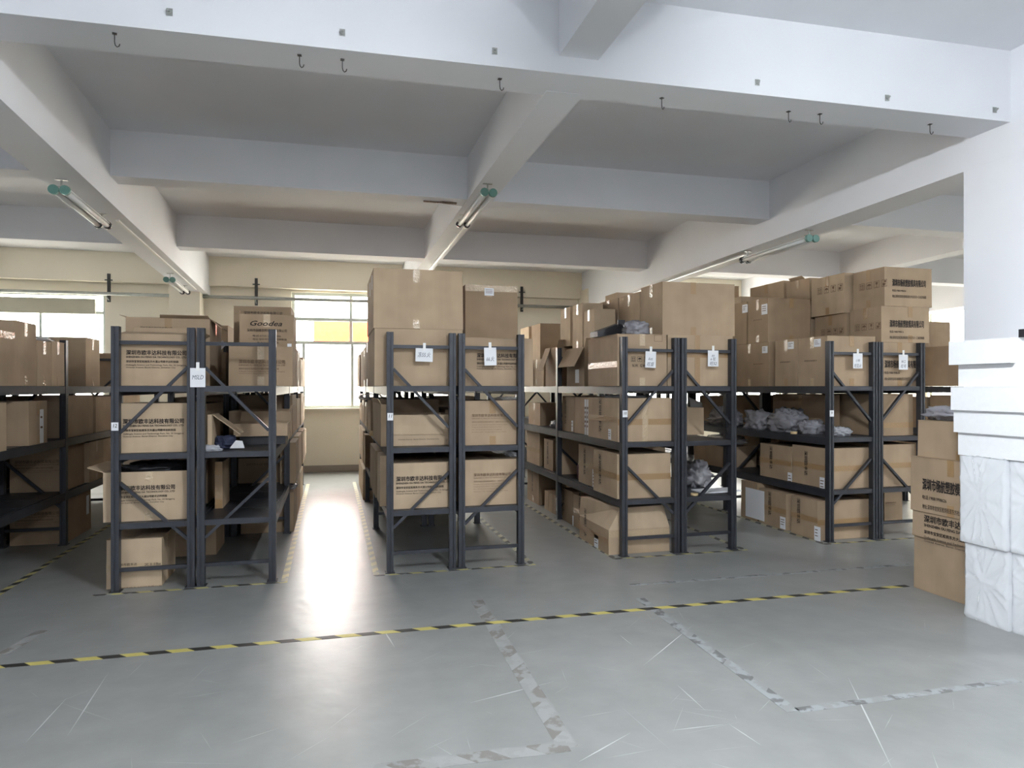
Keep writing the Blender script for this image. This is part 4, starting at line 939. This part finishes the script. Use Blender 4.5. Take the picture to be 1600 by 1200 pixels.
# foam
def foam(label, X0, y0, y1, z0, z1, lip=0):
    mb = MB(); x1 = X0 + .62; n = 4; y1 -= .0
    r = mb.box(X0, x1, y0, y1, z0 + .001, z1).build('foam_sheet', M['foam']); tag(r, label, 'foam', 'white foam sheets'); return r
def wrapped(label, X0, X1, y0, y1, z0, z1, seed):
    r = empty('foam_pack', ((X0 + X1) / 2, (y0 + y1) / 2, z0)); tag(r, label, 'foam pack', 'plastic-wrapped foam packs')
    hx, hy, h = (X1 - X0) / 2, (y1 - y0) / 2, z1 - z0
    MB().box(-hx + .006, hx - .006, -hy + .003, hy - .003, 0, h - .004).build('foam_core', M['foam'], r)
    mb = MB(); n = 44
    def grid(P, Q, R_, nrm):
        b = len(mb.v)
        for i in range(n + 1):
            for j in range(n + 1):
                s, t = i / n, j / n; p = P + (Q - P) * s + (R_ - P) * t
                e = min(1, 25 * min(s, 1 - s, t, 1 - t)); q = p * 6 + Vector((seed, seed * 2, 0))
                a = math.atan2(t - .55, s - .45)
                d = .002 + .014 * max(0, .75 - 5 * abs(noise.noise(q * .8))) + .018 * max(0, .6 - 3 * abs(noise.noise(Vector((a * 2.2, seed, 0))))) + .006 * max(0, .6 - 4 * abs(noise.noise(q * 2.2)))
                mb.v.append(tuple(p + nrm * (d * e)))
        for i in range(n):
            for j in range(n):
                k = b + i * (n + 1) + j; mb.f.append((k, k + 1, k + n + 2, k + n + 1))
    V = Vector
    grid(V((-hx, hy, 0)), V((-hx, -hy, 0)), V((-hx, hy, h)), V((-1, 0, 0))); grid(V((-hx, -hy, 0)), V((hx, -hy, 0)), V((-hx, -hy, h)), V((0, -1, 0))); grid(V((-hx, -hy, h)), V((hx, -hy, h)), V((-hx, hy, h)), V((0, 0, 1)))
    mb.build('plastic_wrap', M['wrap'], r, smooth=True, fix=False)
FX = 4.13
wrapped('plastic-wrapped foam pack at the bottom, next to the floor cartons', FX, FX + .6, 3.335, 3.64, 0, .505, 1)
wrapped('plastic-wrapped foam pack at the bottom, cut by the right picture edge', FX + .02, FX + .62, 2.9, 3.325, 0, .505, 2)
wrapped('upper plastic-wrapped foam pack next to the floor cartons', FX - .02, FX + .58, 3.335, 3.66, .507, 1.085, 3)
wrapped('upper plastic-wrapped foam pack cut by the right picture edge', FX + .0, FX + .6, 2.9, 3.325, .507, 1.085, 4)
fs = [(1497, 4.12, 1.086, 1.238, 'lowest loose foam sheet, resting on the wrapped packs'), (1490, 4.10, 1.239, 1.388, 'second loose foam sheet from below'), (1485.5, 4.08, 1.389, 1.545, 'third loose foam sheet, jutting out left'),
      (1497.5, 4.12, 1.546, 1.695, 'fourth loose foam sheet, set back'), (1482.5, 4.08, 1.696, 1.855, 'topmost loose foam sheet against the column')]
for x, X0, z0, z1, lab in fs:
    foam(lab, X0, (sy(1579, X0) if 'top' in lab else 2.95), sy(x, X0), z0, z1)
st = MB().box(-.005, .3, -.03, .03, 0, .05).build('strip_bundle', M['black'], None, (4.15, sy(1590, 4.1), 1.856)); tag(st, 'black and clear strip lying on the top foam sheet', 'strip')
MB().box(.0, .28, -.032, -.0305, .012, .045).build('clear_end', M['bagclear'], st)

# ------------------------------------------------------------------ floor tape
def strip(name, label, p, q, w, m, z=.0012, cat='floor tape', group=None, end=0.):
    p, q = Vector((p[0], p[1])), Vector((q[0], q[1])); d = q - p; L = d.length; a = math.atan2(d.y, d.x)
    o = MB().box(0, L, -w / 2, w / 2, 0, z).build(name, m, None, (p.x, p.y, .0002), (0, 0, a)); return tag(o, label, cat, group)
def gp(x, y):                        # floor point under an image point
    d = EYE * FPX / (y - HORY); a = (x - 800) / FPX
    return (d * (SY + a * CY), d * (CY - a * SY))
strip('floor_tape', 'long black and yellow hazard tape across the open floor', (-3.2, 4.36), (4.33, 4.31), .05, M['hazard'])
names = {'12': (-1.603, -.428), '11': (.443, 1.628), '10': (2.553, 3.732), '9': (4.778, 5.952)}
RN = {'12': 'the left rack', '11': 'the middle rack', '10': 'the centre-right rack', '9': 'the right rack'}
for k, (a, b) in names.items():
    strip('floor_tape', 'hazard tape along the front feet of %s' % RN[k], (a - .11, 5.66), (b + .09, 5.66), .036, M['hazard_small'])
    if k != '12': strip('floor_tape', 'hazard tape on the left side of %s' % RN[k], (a - .085, 5.69), (a - .085, 11.3), .05, M['hazard_side'] if k != '11' else M['hazard_pale'])
    if k in ('12', '11', '10'): strip('floor_tape', 'hazard tape on the right side of %s' % RN[k], (b + .065, 5.69), (b + .065, 11.3), .05, M['hazard_pale'] if k == '12' else M['hazard_side'])
strip('floor_tape', 'hazard tape in the dark aisle at the left edge', (-2.40, 5.3), (-2.40, 11.3), .05, M['hazard_small'])
strip('tape_residue', 'worn strip of old tape residue running to the lower middle', gp(745, 938), gp(888, 1168), .09, M['residue'], .0005, cat='tape residue')
strip('tape_residue', 'worn strip of tape residue at the bottom picture edge', gp(888, 1166), gp(560, 1206), .085, M['residue'], .0008, cat='tape residue')
strip('tape_residue', 'faint removed tape line right of the middle', gp(1000, 935), gp(1240, 1112), .07, M['residue_dark'], .0009, cat='tape residue')
strip('tape_residue', 'faint dashed tape line at the lower right', gp(1246, 1110), gp(1590, 1063), .05, M['residue_dark'], .0009, cat='tape residue')
strip('tape_residue', 'faint dark dashes before the two right-hand racks', gp(985, 914), gp(1420, 882), .05, M['residue_dark'], .0009, cat='tape residue')
strip('tape_residue', 'short worn tape strip at the left edge', gp(5, 1022), gp(66, 985), .07, M['residue'], .0009, cat='tape residue')
scr = mat('pale_scratch', lin(188, 190, 190), .6)
for (x0, y0, x1, y1, w) in ((1325, 1058, 1396, 1205, .008), (1140, 1132, 1190, 1165, .006), (1058, 1070, 1102, 1110, .005), (735, 1098, 865, 1065, .006), (1005, 1040, 1085, 975, .007), (905, 1190, 985, 1145, .006), (40, 1160, 105, 1090, .006), (968, 992, 988, 1008, .005), (105, 1150, 170, 1050, .006), (1050, 1141, 1130, 1132, .005), (600, 985, 617, 1012, .01)):
    p, q = Vector(gp(x0, y0)), Vector(gp(x1, y1)); d = q - p
    MB().prism([(0, 0), (d.length * .4, -w / 2), (d.length, 0), (d.length * .5, w / 2)], 0, .0004).build('scratch', scr, fl, (p.x, p.y, .0001), (0, 0, math.atan2(d.y, d.x)))

fine = MB(); rnd = random.Random(9)
for i in range(260):
    y = .9 + 4.6 * rnd.random() ** 1.3; x = rnd.uniform(-.42 * y - .1, 1.12 * y); a = rnd.choice((.5, 2.2, 2.6, 1.2, .2)) + rnd.gauss(0, .25); L = rnd.uniform(.04, .32) * (1.6 if rnd.random() < .12 else 1); w = rnd.uniform(.0008, .0022)
    dx, dy = math.cos(a) * L, math.sin(a) * L; nx, ny = -math.sin(a) * w, math.cos(a) * w
    fine.quad((x, y, .0002), (x + dx * .5 + nx, y + dy * .5 + ny, .0002), (x + dx, y + dy, .0002), (x + dx * .5 - nx, y + dy * .5 - ny, .0002))
fs_ = fine.build('fine_scratches', mat('fine_pale_scratch', lin(168, 170, 168), .6), fl, fix=False); fs_['kind'] = 'stuff'

# ------------------------------------------------------------------ ceiling lamps, hooks, pipes
def lamp(label, u, v0, L, w, lit=False):
    p = cf(u, v0, w); q = cf(u, v0 + L, w)
    d = q - p
    r = empty('twin_tube_lamp', p); tag(r, label, 'lamp', 'twin tube ceiling lamps')
    r.rotation_euler = Vector((0, 1, 0)).rotation_difference(d).to_euler()
    n = d.length
    for s in (-1, 1):
        x = s * .042
        t = MB().tube([(x, .03, 0), (x, n - .03, 0)], .034, 14, caps=False).build('clear_tube', M['glass'], r, smooth=True)
        MB().tube([(x, .035, -.006), (x, n - .035, -.006)], .019, 8).build('lamp_tube', M['lit' if lit else 'white'], t, smooth=True)
        MB().box(x - .024, x + .024, .04, n - .04, .014, .020).build('reflector', M['white'], t)
        MB().tube([(x, 0, 0), (x, .03, 0)], .040, 16).build('end_cap', M['green'], r)
        MB().tube([(x, n - .03, 0), (x, n, 0)], .038, 16).build('end_cap', M['black'], r)
    for y in (.06, n - .06):
        MB().box(-.06, .06, y - .012, y + .012, .036, .042).box(-.006, .006, y - .006, y + .006, .042, .10).box(-.045, .045, y - .015, y + .015, .094, .0995).build('hanger_bracket', M['galv'], r)
    return r
lamp('twin tube lamp under the middle ceiling beam', 1.53, 6.34, 1.24, WT - .10)
lamp('twin tube lamp under the left main beam, nearest the camera', -2.09, 6.27, 1.20, WM - .10)
lamp('twin tube lamp under the left main beam, near the back wall', -2.11, 10.6, 1.20, WM - .10)
lamp('twin tube lamp under the right main beam', 4.99, 6.35, 1.20, WM - .10)
for i, (u, wl_) in enumerate(((-5.3, WF), (1.53, WF), (8.4, WF))):
    for j, v in enumerate((1.05, -4.6)):
        if i == 0 and j == 0: continue
        lamp('lit twin tube lamp in the row %s the camera, %s from the left' % ('above' if j == 0 else 'behind', ORD[i]), u, v, 1.2, wl_ - .10, True)
def conduit(label, u, va, vb, w):
    a, b = cf(u, va, w), cf(u, vb, w)
    o = MB().bar((0, 0, 0), b - a, .03, .018).build('cable_duct', M['white'], None, a); return tag(o, label, 'cable duct')
conduit('white cable duct running along the middle ceiling beam', 1.64, 7.65, 12.6, WT - .010)
conduit('white cable duct running along the left main beam', -2.0, 7.6, 12.05, WM - .010)
conduit('white cable duct running along the right main beam', 5.03, 7.6, 12.3, WM - .010)
# hooks under the front beam
def ray(x, y, w):                    # point of the sloped beam plane w under an image point
    a = (x - 800) / FPX; d = Vector((SY + a * CY, CY - a * SY, -(y - HORY) / FPX)); t = 2.0
    for _ in range(30):
        p = Vector((0, 0, EYE)) + d * t
        det = 1 - KU * KD; u = (p.x - KU * p.y) / det; v = (p.y - KD * p.x) / det
        t += ((w + KA * u + KW * v) - p.z) / d.z
    return Vector((0, 0, EYE)) + d * t
hk = MB().tube([(0, 0, 0), (0, 0, -.05), (.003, 0, -.065), (.012, 0, -.075), (.022, 0, -.068), (.026, 0, -.055)], .003, 6).box(-.012, .012, -.012, .012, -.004, -.0005).mesh('ceiling_hook', M['iron'])
for i, (x, y) in enumerate(((179, 52), (468, 86), (535, 93), (781, 123), (1034, 153), (1232, 174), (1281, 178), (1453, 194))):
    o = link('ceiling_hook', hk, None, ray(x, y, WT), (0, 0, random.uniform(-.6, .6))); tag(o, '%s steel hook from the left under the front ceiling beam' % ORD[i], 'hook', 'hooks under the front beam')
bt = MB().tube([(0, 0, 0), (0, -.012, 0)], .014, 8).tube([(0, -.012, 0), (0, -.03, 0)], .006, 6).box(-.016, .016, -.004, 0, -.02, .02).mesh('anchor_bolt', M['galv'])
for i, (x, y) in enumerate(((265, 19), (535, 51), (773, 80), (1183, 129), (1386, 153), (1554, 172))):
    a = (x - 800) / FPX; d = Vector((SY + a * CY, CY - a * SY, -(y - HORY) / FPX)); t = 3.0
    for _ in range(30):
        p = Vector((0, 0, EYE)) + d * t; det = 1 - KU * KD; v = (p.y - KD * p.x) / det; t += (4.149 - v) / d.y
    o = link('anchor_bolt', bt, None, Vector((0, 0, EYE)) + d * t, (0, 0, WALL_R)); tag(o, '%s anchor bolt from the left on the front beam face' % ORD[i], 'bolt', 'anchor bolts on the front beam')
# pipe on the back wall
pz = 3.11
def wl(x, off, z): return Vector((x, WALL_Y + KD * x - off, z))
o = MB().tube([wl(-8.5, .2, pz + .03), wl(0, .2, pz), wl(4.8, .2, pz - .02)], .03, 10).build('wall_pipe', M['galv'], smooth=True); tag(o, 'galvanised pipe crossing the back wall above the windows', 'pipe')
for i, (x, lab) in enumerate(((162, 'pipe hanger strut at the left window corner'), (399, 'pipe hanger strut left of the aisle window'), (813, 'pipe hanger strut beside the shaded carton of the middle rack'))):
    p = wl(fx(x, 12.6), .17, pz)
    r = empty('pipe_hanger', (p.x, p.y, pz)); tag(r, lab, 'pipe hanger', 'pipe hangers')
    MB().box(-.025, .025, .0, .03, -.12, .36).build('strut', M['iron'], r); MB().tube([(0, 0, -.09), (0, -.1, -.06), (0, -.12, -.04)], .008, 6).build('clamp', M['galv'], r)
    MB().box(-.06, .06, -.006, -.0005, .24, .26).build('cross_bolt', M['iron'], r)
